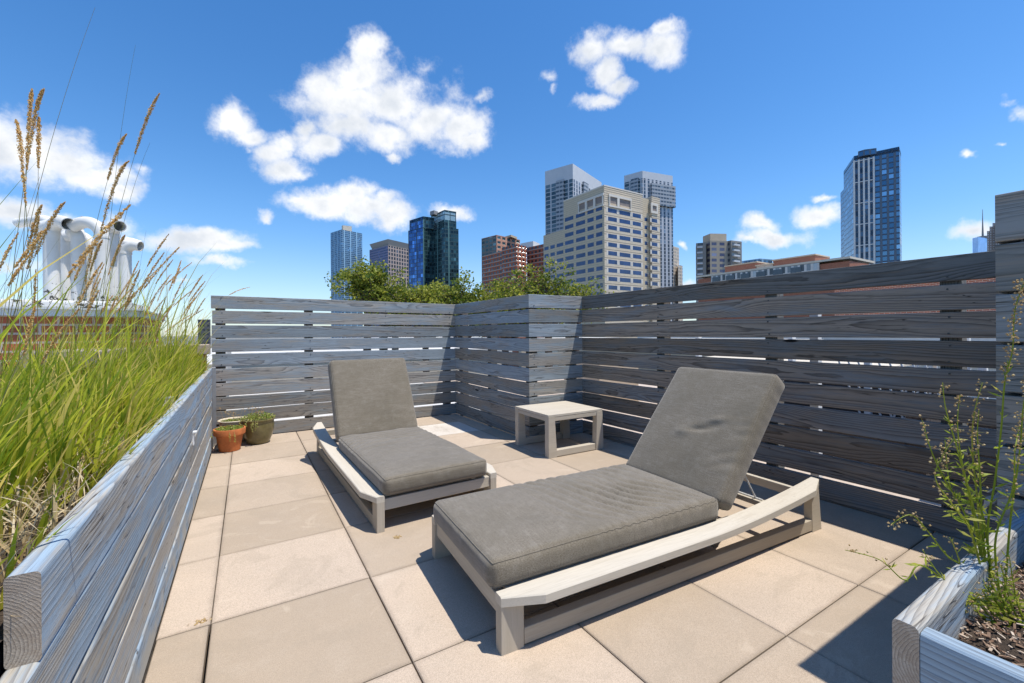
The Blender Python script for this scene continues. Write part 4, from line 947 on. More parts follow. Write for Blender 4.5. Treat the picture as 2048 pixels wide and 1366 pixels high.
# ================================================================== BRICK BULKHEAD WITH VENT PIPES
bk = tag(empty('brick_bulkhead', (-2.2, 5.3, 0)), 'red brick rooftop bulkhead with pale metal coping behind the tall grass', 'bulkhead')
b = MB(); b.cube(-4.6, -.80, 4.72, 6.02, -.6, 1.285); child(b, 'brick_wall', M['brick'], bk)
b = MB(); b.cube(-4.64, -.765, 4.68, 6.06, 1.286, 1.335); b.cube(-4.66, -.745, 4.66, 6.08, 1.336, 1.348); child(b, 'coping', M['coping'], bk)
b = MB(); b.beam((-1.93, 5.28, 1.385), (1, 0, 0), (0, 1, 0), (0, 0, 1), 1.06, .78, .072, r=.02); child(b, 'pipe_curb', M['flake'], bk)
def vent(u, F, dirv, turn, Rb, label, r=.064, vtop=470, ext=.05):
    base = at(u, 600, F); base.z = 1.42; root = tag(empty('vent_pipe', base), label, 'vent pipe', 'white gooseneck vent pipes on the brick bulkhead')
    ztp = (at(u, vtop, F).z - 1.42) - Rb * .9
    b = MB(); b.tube([(0, 0, 0), (0, 0, ztp)], r, 28); autosmooth(b.build('riser', M['flake'], root), 40)
    b = MB(); b.tube([(0, 0, ztp - .006), (0, 0, ztp + .012)], r + .004, 28); autosmooth(b.build('collar', M['flake'], root), 40)
    d = Vector((*dirv, 0)).normalized(); P = []
    n = 16
    for k in range(n + 1):
        a = R(turn) * k / n; P.append(Vector((0, 0, ztp)) + d * Rb * (1 - math.cos(a)) + UP * Rb * math.sin(a))
    t = (P[-1] - P[-2]).normalized(); P.append(P[-1] + t * ext)
    b = MB(); b.tube(P, r, 28, cap=False); tt = [P[-1] - t * .001, P[-1] - t * .12]; b.tube(tt, r - .006, 28, cap=False)
    # rim
    nx = t.orthogonal().normalized(); ny = t.cross(nx); lo = []
    for q in (r, r - .006): lo.append([P[-1] + (nx * math.cos(2 * math.pi * i / 28) + ny * math.sin(2 * math.pi * i / 28)) * q for i in range(28)])
    b.loft(lo, cap=False); o = b.build('gooseneck', M['flake'], root); autosmooth(o, 40)
rt_ = (RT.x, RT.y); fw_ = (FW.x, FW.y)
def dirn(a): return (RT.x * math.cos(R(a)) + FW.x * math.sin(R(a)), RT.y * math.cos(R(a)) + FW.y * math.sin(R(a)))
vent(104, 3.70, dirn(-12), 112, .095, 'front left white vent pipe, its gooseneck mouth turned to the right', .053, 447, .06)
vent(131, 4.00, dirn(190), 112, .095, 'white vent pipe behind the front left one, its gooseneck bent leftwards', .049, 452, .07)
vent(112, 4.25, dirn(178), 100, .14, 'rear white vent pipe whose long gooseneck sticks out farthest left', .046, 442, .22)
vent(158, 3.78, dirn(150), 100, .08, 'white vent pipe second from the left in the front row, bent away', .049, 462)
vent(181, 4.02, dirn(200), 108, .10, 'white vent pipe in the middle of the rear row, partly hidden', .046, 474)
vent(205, 3.74, dirn(184), 120, .13, 'white vent pipe in the middle with the widest arched gooseneck', .049, 448)
vent(226, 4.0, dirn(-30), 104, .085, 'white vent pipe whose open dark mouth faces right towards the camera', .049, 456, .06)
vent(236, 4.25, dirn(40), 110, .09, 'slim rear white vent pipe on the right side of the cluster', .046, 484)
vent(251, 3.88, dirn(8), 105, .075, 'lowest white vent pipe at the right end, gooseneck turned right', .045, 492, .03)
# stone coped parapet and things on the far roof edge
pw = tag(empty('parapet', (-.9, 5.4, 0)), 'low parapet with limestone coping blocks behind the tall grass', 'parapet')
b = MB(); b.cube(-.79, -.36, 5.38, 5.58, -.3, .93); b.cube(-1.12, -.80, 3.7, 4.71, -.3, .93); child(b, 'wall', M['brick'], pw)
for (x0, x1, y0, y1) in ((-.80, -.33, 5.34, 5.62),): 
    b = MB(); b.beam((x0, (y0 + y1) / 2, .985), (1, 0, 0), (0, 1, 0), (0, 0, 1), x1 - x0, y1 - y0, .10, r=.008); child(b, 'coping_stone', M['stone'], pw)
for k in range(2):
    b = MB(); b.beam((-.96, 3.66 + k * .515, .985), (0, 1, 0), (1, 0, 0), (0, 0, 1), .51, .34, .10, r=.008); child(b, 'coping_stone', M['stone'], pw)
b = MB(); b.cube(-6, -.36, 6.3, 14, -.9, .78); tag(b.build('neighbour_roof', M['roof']), 'pale flat roof beyond the brick bulkhead', 'roof')
um = tag(empty('roof_unit', (-2.0, 9.6, .78)), 'small pale metal ventilation unit on the roof right of the brick bulkhead', 'vent unit')
b = MB(); b.beam((0, 0, .0), (0, 0, 1), (1, 0, 0), (0, 1, 0), .50, .55, .5, r=.01); b.build('casing', M['coping'], um)
b = MB(); b.beam((0, 0, .501), (0, 0, 1), (1, 0, 0), (0, 1, 0), .07, .62, .56, r=.01); b.build('cap', M['white_metal'], um)
b = MB(); b.cube(-.2, .1, -.262, -.252, .1, .24); b.build('grille', M['nail'], um)
# ================================================================== NEIGHBOURHOOD AND CITY
b = MB(); n = 64; b.add([(9000 * math.cos(2 * math.pi * k / n), 9000 * math.sin(2 * math.pi * k / n), -15) for k in range(n)], [tuple(range(n))]); tag(b.build('ground', M['street']), kind='structure')
M['b_cream'] = plain('cream_render', (.62, .55, .44), .8, 0, .1, .5)
M['b_white'] = plain('white_render', (.72, .70, .66), .8, 0, .08, .5)
M['b_deck'] = plain('sunlit_deck', (.50, .41, .33), .8, 0, .15, 1.5)
M['dark_glass'] = plain('dark_window_glass', (.03, .04, .06), .1, 0, .3, .8, spec=.8)
M['red'] = brick('far_red_brick', .6, .2, (.36, .11, .055), (.29, .08, .04), (.40, .28, .2), .02)
M['tan'] = plain('tan_render', (.55, .44, .31), .85, 0, .1, .5)

def lowhouse(label, x0, x1, y0, y1, z1, mat, win=True, roof=None, front='-x'):
    root = tag(empty('low_building', ((x0 + x1) / 2, (y0 + y1) / 2, -15)), label, 'building')
    b = MB(); b.cube(x0, x1, y0, y1, -15, z1); child(b, 'wall', mat, root)
    b = MB(); b.cube(x0 - .1, x1 + .1, y0 - .1, y1 + .1, z1 + .002, z1 + .16); child(b, 'roof', roof or M['roof'], root)
    if win:
        if front == '-x':
            k = y0 + 1.2
            while k < y1 - 1.2:
                for z in (z1 - 2.2, z1 - 5.2):
                    b = MB(); b.cube(x0 - .05, x0 - .01, k, k + .9, z, z + 1.5); f = child(b, 'window', M['dark_glass'], root)
                k += 2.4
        else:
            k = x0 + 1.2
            while k < x1 - 1.2:
                for z in (z1 - 2.2, z1 - 5.2):
                    b = MB(); b.cube(k, k + .9, y0 - .05, y0 - .01, z, z + 1.5); f = child(b, 'window', M['dark_glass'], root)
                k += 2.4
    return root
def deep(p, m):
    v = Vector((p[0], p[1], 0)).normalized() * m; return v
# adjoining decks right outside the fences
b = MB(); b.cube(3.62, 9.4, -4, 10.5, -.35, -.05); tag(b.build('adjoining_deck', M['b_deck']), kind='structure')
b = MB(); b.cube(-.3, 2.45, 5.92, 10.5, -.35, -.05); b.cube(2.452, 3.6, 3.95, 10.5, -.35, -.052); tag(b.build('adjoining_roof', M['roof']), kind='structure')
lowhouse('cream low building with a pale flat roof seen through the gaps of the back fence', -3, 9, 15, 24, .35, M['b_cream'], True, front='-y')
lowhouse('white walled low building seen through the gaps of the right hand fence', 14, 22, -2, 7.5, .3, M['b_white'], True)
lowhouse('tan low building seen through the fence gaps beyond the side table', 13, 20, 8.6, 17, .62, M['tan'], True)
lowhouse('pale low building across the street to the right of the fence', 12, 21, -14, -3, .1, M['b_cream'], True)
lowhouse('white low building behind the tan one', 24, 34, 4, 22, .9, M['b_white'], True)
lowhouse('cream low block seen between the trees', 2, 18, 34, 44, .6, M['b_white'], True, front='-y')
# white posts and rail of the neighbour's deck
for k, (x, y) in enumerate(((3.72, 1.63), (6.2, 1.5), (6.2, 3.0), (6.2, 4.4), (9.2, .4), (9.2, 2.0))):
    b = MB(); b.beam((x, y, -.05), (0, 0, 1), (1, 0, 0), (0, 1, 0), 1.45 if x < 4 else 1.15, .06 if x < 4 else .09, .06, r=.004)
    tag(b.build('white_post', M['white_metal']), ('thin white post close behind the dark fence post', 'white deck post seen through the fence, nearest the planter', 'white deck post seen through the fence behind the near lounger', 'white deck post seen through the fence left of the near lounger', 'white far deck post behind the weeds', 'white far deck post seen through the fence right of the lounger')[k], 'post', 'white posts behind the right hand fence')
tr_ = tag(empty('lattice_panel', (5.0, 1.35, 0)), 'white lattice panel seen through the gaps of the dark fence right of the near lounger', 'lattice')
b = MB()
for k in range(9):
    b.beam((0, -.3 + k * .08, -.02), (0, .35, 1), (0, 1, 0), (1, 0, 0), .9, .016, .01, r=.002)
    b.beam((.012, .34 - k * .08, -.02), (0, -.35, 1), (0, 1, 0), (1, 0, 0), .9, .016, .01, r=.002)
b.build('lattice', M['white_metal'], tr_)
b = MB(); b.beam((0, -.35, -.05), (0, 0, 1), (1, 0, 0), (0, 1, 0), .95, .05, .05, r=.003); b.beam((0, .40, -.05), (0, 0, 1), (1, 0, 0), (0, 1, 0), .95, .05, .05, r=.003); b.build('frame', M['white_metal'], tr_)
cabin = tag(empty('patio_umbrella', (7.6, 3.4, -.05)), 'cream canvas awning on the neighbouring deck seen through the fence gaps', 'awning')
b = MB(); b.beam((-1.1, 0, .72), (1, 0, .02), (0, 1, 0), (0, 0, 1), 2.2, 2.6, .03, r=.005); b.build('canvas', M['b_cream'], cabin)
for sx in (-1, 1):
    for sy in (-1.2, 1.2):
        b = MB(); b.beam((sx, sy, 0), (0, 0, 1), (1, 0, 0), (0, 1, 0), .70, .04, .04, r=.003); b.build('leg', M['white_metal'], cabin)

# invented dark furniture and planters, added to darken the right fence's gaps
sf = tag(empty('added_dark_sofa', (4.75, 2.2, -.05)), 'added dark wicker sofa that darkens the gaps of the right hand fence', 'sofa')
dk = plain('dark_wicker', (.06, .05, .045), .8, 0, .3, 40, .6)
b = MB(); b.beam((0, -.9, .2), (0, 1, 0), (1, 0, 0), (0, 0, 1), 1.8, .75, .3, r=.02); b.build('seat', dk, sf)
b = MB(); b.beam((.34, -.9, .45), (0, 1, 0), (1, 0, 0), (0, 0, 1), 1.8, .12, .55, r=.02); b.build('backrest', dk, sf)
for y in (-.96, .96): b = MB(); b.beam((-.36, y, .3), (1, 0, 0), (0, 1, 0), (0, 0, 1), .78, .12, .5, r=.02); b.build('armrest', dk, sf)
for k, (x, y, s_, h_) in enumerate(((4.3, .75, .4, .62), (5.6, 3.9, .9, .55), (7.4, .9, .8, .7), (5.2, 5.6, .9, .8))):
    b = MB(); b.beam((x, y, -.05), (0, 0, 1), (1, 0, 0), (0, 1, 0), h_, s_, s_, r=.02); b.cube(x - s_ * .42, x + s_ * .42, y - s_ * .42, y + s_ * .42, h_ - .05, h_ - .04)
    tag(b.build('planter_box', dk if k % 2 == 0 else M['tan']), ('added small dark box planter darkening the fence gaps at the weeds', 'tan box planter on the neighbouring deck behind the lounger back', 'added dark square planter farther off, darkening the fence gaps', 'big tan planter on the neighbouring deck right of the side table')[k], 'planter')

# ---- trees behind the back fence
def tree(label, base, height, crown_c, crown_r, nleaf, seed):
    rg = random.Random(seed); root = tag(empty('broadleaf_tree', base), label, 'tree', 'leafy trees behind the back fence')
    base = Vector(base); tb = MB(); lb = MB(); clumps = []
    cc = Vector(crown_c)
    trunk = [Vector((0, 0, 0)), Vector((rg.uniform(-.2, .2), 0, height * .45)), cc - base + Vector((0, 0, -crown_r[2] * .9))]
    tb.tube(bez(trunk, 6), .2, 8, rads=[.22 - .12 * k / 12 for k in range(13)])
    top = trunk[-1]
    for k in range(34):
        th_ = rg.uniform(0, 6.28); ph = math.acos(rg.uniform(-.35, 1)); rr = rg.uniform(.45, 1.0)
        c = cc - base + Vector((crown_r[0] * rr * math.sin(ph) * math.cos(th_), crown_r[1] * rr * math.sin(ph) * math.sin(th_), crown_r[2] * rr * math.cos(ph)))
        clumps.append((c, rg.uniform(.24, .5) * min(1, .3 + crown_r[0] * .75)))
        mid = (top + c) * .5 + Vector((rg.uniform(-.2, .2), rg.uniform(-.2, .2), rg.uniform(-.1, .3)))
        tb.tube(bez([top, mid, c], 4), .03, 5, rads=[.05 - .04 * q / 8 for q in range(9)])
        for q in range(3):
            e = c + Vector((rg.gauss(0, .35), rg.gauss(0, .35), rg.uniform(0, .5))); tb.tube([c, (c + e) * .5 + Vector((0, 0, .04)), e], .008, 4); clumps.append((e, rg.uniform(.12, .25)))
    per = nleaf // len(clumps)
    for c, r_ in clumps:
        tn = rg.uniform(-.25, .25)
        for k in range(int(per * (r_ / .3))):
            d = Vector((rg.gauss(0, 1), rg.gauss(0, 1), rg.gauss(0, .8))).normalized() * r_ * rg.random() ** .45; p = c + d
            l = rg.uniform(.06, .115); a = Vector((rg.gauss(0, 1), rg.gauss(0, 1), rg.gauss(-.2, .8))).normalized(); sd = a.orthogonal().normalized(); sd = (Matrix.Rotation(rg.uniform(0, 6.28), 3, a) @ sd) * l * .30
            lb.add([p, p + a * l * .5 + sd, p + a * l, p + a * l * .5 - sd], [(0, 1, 2, 3)], None, min(1, max(0, rg.gauss(.45, .25) + tn)))
    tb.build('trunk', M['bark'], root); lb.build('crown', M['treeleaf'], root)
def crown(u, vtop, F, rx, rz, label, n, seed, ry=None):
    p = at(u, vtop, F); c = Vector((p.x, p.y, p.z - rz)); tree(label, (c.x, c.y, -15), 15 + c.z, c, (rx, ry or rx, rz), n, seed)
crown(735, 556, 12.5, .40, .45, 'leftmost leafy tree crown behind the back fence, in front of the purple office tower', 9000, 1)
crown(790, 588, 13.0, .95, .65, 'small leafy tree crown behind the fence below the brown gridded tower', 8000, 7)
crown(850, 585, 13.5, 1.1, .8, 'leafy tree crown behind the fence below the dark blue glass tower', 9000, 2)
crown(925, 580, 12.5, 1.0, .8, 'leafy tree crown behind the back fence left of the boxed corner', 9000, 3)
crown(1010, 582, 12.5, 1.1, .8, 'leafy tree crown behind the boxed corner below the brick apartment block', 9000, 4)
crown(1096, 560, 12.0, .55, .8, 'narrow taller tree crown rising in front of the cream office building', 5500, 5)
crown(1150, 590, 12.5, .65, .55, 'rightmost small tree crown peeking over the fence in front of the cream office building', 4000, 6)

# ---- facade materials (uv in metres)
def facade(name, cw, ch, fw, fh, wall, g1, g2, rough=.2, met=.3, wallrough=.7, vband=None, var=.25, wall2=None, offx=0, ribs=None):
    mt, T = newmat(name); u, v, _ = T.sep(T.uv())
    cu = T.math('DIVIDE', T.math('ADD', u, offx), cw); cv = T.math('DIVIDE', v, ch)
    fu = T.math('FRACT', cu); fv = T.math('FRACT', cv)
    wu = T.math('LESS_THAN', T.math('ABSOLUTE', T.math('SUBTRACT', fu, .5)), fw / 2); wv = T.math('LESS_THAN', T.math('ABSOLUTE', T.math('SUBTRACT', fv, .5)), fh / 2)
    win = T.math('MULTIPLY', wu, wv)
    wn, wc = T.white(T.comb(T.math('FLOOR', cu), T.math('FLOOR', cv), 3.3))
    big = T.noise(T.comb(T.math('MULTIPLY', u, .03), T.math('MULTIPLY', v, .03), 0), 1, 3, .6)
    gl = T.mix(T.step(T.math('ADD', T.math('MULTIPLY', wn, .6), T.math('MULTIPLY', big, .5)), .3, .9), g1, g2)
    gl = T.mix(T.math('GREATER_THAN', wn, .93), gl, tuple(min(1, q * 1.5 + .03) for q in g2))
    wl = wall
    nz = T.noise(T.uv(), .8, 4, .6)
    wl = T.mix(T.step(nz, .3, .7, 0, .35), wall, tuple(q * .75 for q in wall))
    if wall2: wl = T.mix(wu, wl, wall2)
    if ribs:
        rb = T.math('LESS_THAN', T.math('FRACT', T.math('DIVIDE', v, ribs[0])), ribs[1]); wl = T.mix(rb, wl, ribs[2])
    if vband:   # every n-th column / row heavier line
        nb, wcol, amt = vband
        vb = T.math('LESS_THAN', T.math('FRACT', T.math('DIVIDE', cu, nb)), amt); win = T.math('MULTIPLY', win, T.math('SUBTRACT', 1, vb)); wl = T.mix(vb, wl, wcol)
    c = T.mix(win, wl, gl); T.put(T.p.inputs['Base Color'], c)
    T.put(T.p.inputs['Roughness'], T.mixf(win, wallrough, rough)); T.put(T.p.inputs['Metallic'], T.mixf(win, 0, met))
    T.put(T.p.inputs['Normal'], T.bump(T.math('MULTIPLY', win, -1), .6, .25)); return mt

def prism(pts, z0, z1, matname, root, name='wall', roofmat=None, top=True, uoff=0):
    """pts: plan polygon (list of Vector/tuple), walls with uv in metres"""
    b = MB(); u = uoff; n = len(pts); vs = []; fs = []; uv = []
    for k in range(n):
        p, q = Vector((*pts[k][:2], 0)), Vector((*pts[(k + 1) % n][:2], 0)); L = (q - p).length
        i = len(vs); vs += [(p.x, p.y, z0), (q.x, q.y, z0), (q.x, q.y, z1), (p.x, p.y, z1)]; fs.append((i, i + 1, i + 2, i + 3)); uv.append([(u, z0), (u + L, z0), (u + L, z1), (u, z1)]); u += math.ceil(L / 10) * 10
    b.add(vs, fs, None, .5, uv)
    o = child(b, name, matname, root)
    if top:
        b = MB(); b.add([(p[0], p[1], z1 - .02) for p in pts], [tuple(range(n))]); child(b, 'roof', roofmat or M['roof'], root)
    return o
def corners(cs, k0, F0):
    """cs: [(u, vtop)...] left to right; returns plan points and roof height"""
    u, v = cs[k0]; z = at(u, v, F0).z; out = []
    for i, (uu, vv) in enumerate(cs):
        d = ray(uu, vv); F = F0 if i == k0 else (z - H) / d.z; out.append(at(uu, vv, F))
    return out, z
def close4(P):
    return [P[0], P[1], P[2], P[0] + P[2] - P[1]]
def inset(P, f):
    c = sum((Vector((p[0], p[1], 0)) for p in P), Vector()) / len(P); return [c + (Vector((p[0], p[1], 0)) - c) * f for p in P]
def bld(name, label, P, cat='building'):
    return tag(empty(name, (P[1][0], P[1][1], -15)), label, cat)
roofg = plain('grey_roof', (.25, .25, .25), .9, 0, .2, .3)

# A: slim blue glass tower
M['f_blue'] = facade('blue_curtain_wall', 2.2, 3.1, .72, .62, (.20, .34, .47), (.02, .06, .12), (.07, .19, .33), .15, .5, .4, (5, (.30, .50, .66), .14))
P, z = corners([(661, 466), (683, 459), (724.5, 467)], 1, 700); Q = close4(P); r = bld('glass_tower', 'slim pale blue glass tower, leftmost on the skyline', P, 'skyscraper')
prism(Q, -15, z, M['f_blue'], r, roofmat=roofg); P2, z2 = corners([(683.5, 451.5), (686, 450.5), (703.5, 452.5)], 1, 715); prism(close4(P2), z - 1, z2, M['b_cream'], r, 'roof_plant', roofg)
# B: brown grid office tower with flared crown
M['f_brown_l'] = facade('purple_grey_curtain_wall', 2.6, 3.9, .78, .45, (.20, .19, .30), (.03, .04, .10), (.05, .07, .17), .2, .3, .6)
M['f_brown_r'] = facade('brown_window_grid', 5.2, 5.9, .62, .74, (.40, .31, .27), (.02, .025, .03), (.05, .06, .08), .2, .3, .7)
P, z = corners([(739, 500), (776, 490), (823, 500)], 1, 650); Q = close4(P); r = bld('office_tower', 'brown gridded office tower with a flared crown behind the trees', P, 'skyscraper')
prism(Q[:2] + [Q[1] + (Q[3] - Q[0]) * .001, Q[3]], -15, z - .1, M['f_brown_l'], r, top=False)
prism([Q[1], Q[2], Q[3]], -15, z, M['f_brown_r'], r, 'side_wall', top=False); prism(Q, z - .5, z + .1, M['b_cream'], r, 'cornice', roofg)
C0 = inset(Q, .86); C1 = inset(Q, 1.0); zc = z + (490 - 478) / FPX * 650
b = MB(); b.loft([[Vector((p.x, p.y, z)) for p in C0], [Vector((p.x, p.y, zc)) for p in C1]]); child(b, 'flared_crown', facade('crown_louvres', 5, 3, .3, .5, (.33, .31, .29), (.08, .08, .08), (.12, .12, .12), .5, 0), r)
# C: dark blue glass twin volume
M['f_cobalt'] = facade('cobalt_curtain_wall', 2.6, 3.1, .90, .86, (.03, .07, .14), (.02, .07, .22), (.09, .24, .55), .12, .55, .3, (4, (.015, .03, .07), .12))
M['f_teal'] = facade('dark_teal_curtain_wall', 2.2, 3.1, .84, .74, (.035, .07, .075), (.008, .022, .03), (.05, .12, .125), .12, .45, .3, (5, (.10, .20, .19), .10))
M['f_teal_t'] = facade('rooftop_glass_screen', 5.0, 8, .88, .9, (.05, .08, .09), (.30, .42, .45), (.38, .50, .52), .2, .2, .3)
r = bld('glass_tower', 'dark blue and teal glass tower of two joined volumes', at(846, 432, 350) and [None, at(846, 432, 350)], 'skyscraper')
P, z = corners([(816.5, 462), (846, 455), (869, 460)], 1, 350); Q = close4(P)
prism(Q[:2] + [Q[3]], -15, z, M['f_cobalt'], r, top=False); prism(Q[1:3] + [Q[3]], -15, z, M['f_teal'], r, 'side_wall', top=False); prism(Q, z - .5, z + .2, M['f_teal'], r, 'parapet', roofg)
P, z2 = corners([(819, 441), (846, 432.5), (868, 435.5)], 1, 351); Q2 = close4(P); prism(Q2[:2] + [Q2[3]], z, z2, M['f_cobalt'], r, 'upper_wall', top=False); prism(Q2[1:3] + [Q2[3]], z, z2, M['f_teal'], r, 'upper_wall', top=False); prism(Q2, z2 - 2.5, z2, M['f_teal'], r, 'parapet', roofg)
P, z = corners([(858, 464), (889, 455), (917, 458)], 1, 345); Q = close4(P); prism(Q, -15, z, M['f_teal'], r, 'wall', roofg)
P, z2 = corners([(862, 436), (889, 424), (912.5, 428)], 1, 346); Q = close4(P); prism(Q, z, z2 - 6, M['f_teal'], r, 'upper_wall', roofg)
prism(inset(Q, .99), z2 - 6, z2 + .5, M['f_teal_t'], r, 'glass_screen', roofg); prism(Q, z2 + .5, z2 + 1.8, M['f_teal'], r, 'parapet', roofg)
P, z3 = corners([(860, 423), (868, 420.5), (876, 423)], 1, 352); prism(close4(P), z2, z3, roofg, r, 'roof_plant', roofg)
# D: brick apartment complex
M['f_brick_w'] = facade('brick_wall_with_white_windows', 3.6, 3.0, .50, .52, (.40, .11, .05), (.03, .04, .05), (.10, .12, .14), .2, .2, .85, None, .2, None, 0, (3.0, .22, (.44, .34, .28)))
M['f_brick_n'] = facade('brick_wall_windows', 3.4, 3.0, .42, .5, (.33, .10, .05), (.03, .04, .05), (.09, .11, .13), .2, .2)
M['f_pink'] = facade('salmon_brick_grid', 5.2, 3.6, .66, .55, (.58, .30, .20), (.05, .09, .10), (.12, .20, .22), .2, .3)
M['f_grn'] = facade('grey_green_balcony_wall', 4.4, 3.2, .7, .55, (.20, .19, .17), (.04, .08, .08), (.12, .20, .20), .2, .3)
r = bld('apartment_block', 'stepped red brick apartment block with pale window bands left of the cream office building', [None, at(1010, 500, 300)])
P, z = corners([(963, 478), (993, 470.5), (1040, 480.5)], 1, 330); Q = close4(P); prism(Q[:2] + [Q[3]], -15, z, M['f_grn'], r, top=False); prism(Q[1:], -15, z, M['f_pink'], r, 'side_wall', top=False); prism(Q, z - .4, z + .3, M['f_pink'], r, 'parapet', roofg)
P, z3 = corners([(1010, 473), (1022, 469.5), (1034, 474)], 1, 336); prism(close4(P), z, z3, M['tan'], r, 'penthouse')
P, z = corners([(964.5, 512), (1004, 501.5), (1018, 505)], 1, 300); prism(close4(P), -15, z, M['f_brick_w'], r, 'wall', roofg)
P, z = corners([(1003.5, 496), (1033, 488.5), (1053, 493)], 1, 285); Q = close4(P); prism(Q, -15, z, M['f_brick_w'], r, 'wall', roofg)
P, z = corners([(1052, 496), (1053.5, 495.5), (1087, 488)], 2, 287); Q = [P[1], P[2], P[2] + deep(P[2], 24), P[1] + deep(P[1], 24)]; prism(Q, -15, z, M['f_brick_w'], r, 'wall', roofg)
P, z3 = corners([(1041, 487), (1066.5, 482), (1079, 487)], 1, 297); prism(close4(P), z - 1, z3, M['b_white'], r, 'penthouse')
P, z = corners([(1010, 562), (1044, 556), (1052, 558)], 1, 270); prism(close4(P), -15, z, M['f_brick_n'], r, 'podium', roofg)
# F: twin grey towers behind
M['f_twin_l'] = facade('grey_glass_striped_facade', 5.4, 3.2, .76, .80, (.46, .48, .50), (.05, .085, .10), (.17, .23, .25), .2, .3, .5, None)
M['f_twin_r'] = facade('grey_striped_facade_narrow', 4.4, 3.2, .46, .86, (.54, .55, .57), (.06, .08, .10), (.14, .17, .20), .2, .3, .5)
M['f_bump'] = facade('slatted_grey_bay', 3.2, 3.2, .84, .48, (.38, .40, .42), (.07, .09, .11), (.15, .18, .20), .25, .2, .5)
M['b_pale'] = plain('pale_grey_panel', (.56, .575, .59), .6, 0, .05, .3)
P, z = corners([(1090, 343), (1145.5, 327), (1203, 365)], 1, 330); Q = close4(P); r = bld('residential_tower', 'left pale grey twin tower with slanted blank top, behind the cream office building', P, 'skyscraper')
zb = at(1145, 357, 330).z; prism(Q[:2] + [Q[3]], -15, zb, M['f_twin_l'], r, top=False); prism(Q[1:], -15, zb, M['f_twin_r'], r, 'side_wall', top=False); prism(Q, zb, z, M['b_pale'], r, 'blank_top', roofg)
d0 = (Q[1] - Q[0]).normalized(); o0 = (Q[1] - Q[2]).normalized()
def baybox(P0, P1, s0, s1, z0, z1, out, mat, r, name='bay'):
    d = Vector((P1[0] - P0[0], P1[1] - P0[1], 0)); L = d.length; d /= L; nrm = Vector((d.y, -d.x, 0))
    if nrm.dot(Vector((P0[0], P0[1], 0))) > 0: nrm = -nrm
    p0 = Vector((P0[0], P0[1], 0)); a = p0 + d * s0; c = p0 + d * s1
    return prism([a + nrm * out, c + nrm * out, c - nrm * .5, a - nrm * .5], z0, z1, mat, r, name, roofg)
baybox(Q[0], Q[1], 11, 18, -15, zb + 1, 1.4, M['f_bump'], r); baybox(Q[1], Q[2], 16, 24, -15, zb + 2, 1.4, M['f_bump'], r)
P, z = corners([(1249.5, 351), (1285, 341.5), (1350, 349.5)], 1, 380)
P[0] = P[1] + Vector((RT.x * -13 + FW.x * 12, RT.y * -13 + FW.y * 12, 0)); P[2] = P[1] + Vector((RT.x * 31.2 + FW.x * 13, RT.y * 31.2 + FW.y * 13, 0)); Q = close4(P)
r = bld('residential_tower', 'right pale grey twin tower with a projecting slatted bay, behind the cream offices', P, 'skyscraper')
zb = at(1285, 356, 380).z; prism(Q[:2] + [Q[3]], -15, zb, M['f_twin_l'], r, top=False); prism(Q[1:], -15, zb, M['f_twin_r'], r, 'side_wall', top=False); prism(Q, zb, z, M['b_pale'], r, 'blank_top', roofg)
baybox(Q[1], Q[2], 8.5, 35.2, at(1340, 414, 390).z, at(1320, 368, 385).z, 2.0, M['f_bump'], r); baybox(Q[0], Q[1], 7, 14, -15, zb + 1, 1.2, M['f_bump'], r)
P, z = corners([(1343, 488), (1351, 492), (1364, 520)], 0, 420); r = bld('residential_tower', 'narrow distant beige tower right of the twin towers', P, 'skyscraper')
M['f_beige'] = facade('beige_tower_facade', 3.2, 3.2, .5, .6, (.62, .52, .40), (.15, .13, .12), (.3, .27, .24), .4, .1)
a = at(1346, 492, 420); c_ = at(1358, 492, 430); prism([a, c_, c_ + deep(c_, 20), a + deep(a, 20)], -15, a.z, M['f_beige'], r, 'wall'); a2 = at(1356, 530, 420); c2 = at(1365, 530, 425); prism([a2, c2, c2 + deep(c2, 20), a2 + deep(a2, 20)], -15, a2.z, M['f_beige'], r, 'lower_wall')
# E: cream office building
mt, T = newmat('cream_banded_panels'); u_, v_, _ = T.sep(T.uv()); fl = 3.98
fr = T.math('FRACT', T.math('DIVIDE', T.math('SUBTRACT', v_, 57.2 - 1.0 + 1.13 - 1.13), fl))   # 0..0.5 window zone, above spandrel
st_ = T.math('LESS_THAN', T.math('FRACT', T.math('MULTIPLY', fr, 4.0)), .36); zone = T.math('GREATER_THAN', fr, .5)
hi = T.math('GREATER_THAN', v_, 60.5); stripe = T.math('MULTIPLY', st_, T.math('MAXIMUM', zone, hi))
nz = T.noise(T.uv(), .7, 3, .6); jt = T.math('LESS_THAN', T.math('FRACT', T.math('DIVIDE', u_, 3.4)), .03)
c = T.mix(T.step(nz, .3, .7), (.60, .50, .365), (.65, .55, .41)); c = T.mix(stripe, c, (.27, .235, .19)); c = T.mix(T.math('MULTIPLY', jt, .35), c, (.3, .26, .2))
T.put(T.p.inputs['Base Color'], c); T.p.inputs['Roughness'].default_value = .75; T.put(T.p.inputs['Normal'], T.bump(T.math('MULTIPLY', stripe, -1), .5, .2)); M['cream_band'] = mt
mt, T = newmat('dim_side_cream_panels'); u_, v_, _ = T.sep(T.uv()); ln = T.math('LESS_THAN', T.math('FRACT', T.math('DIVIDE', v_, .995)), .14); nz = T.noise(T.uv(), .7, 3, .6)
c = T.mix(T.step(nz, .3, .7), (.52, .43, .30), (.57, .48, .34)); c = T.mix(ln, c, (.33, .28, .21)); T.put(T.p.inputs['Base Color'], c); T.p.inputs['Roughness'].default_value = .75; M['cream_band_dim'] = mt  # darker copy of the cream panels, less lit left side put into colour
M['ribbon'] = plain('deep_blue_ribbon_glass', (.035, .06, .14), .15, .2, .4, .25, spec=.7)
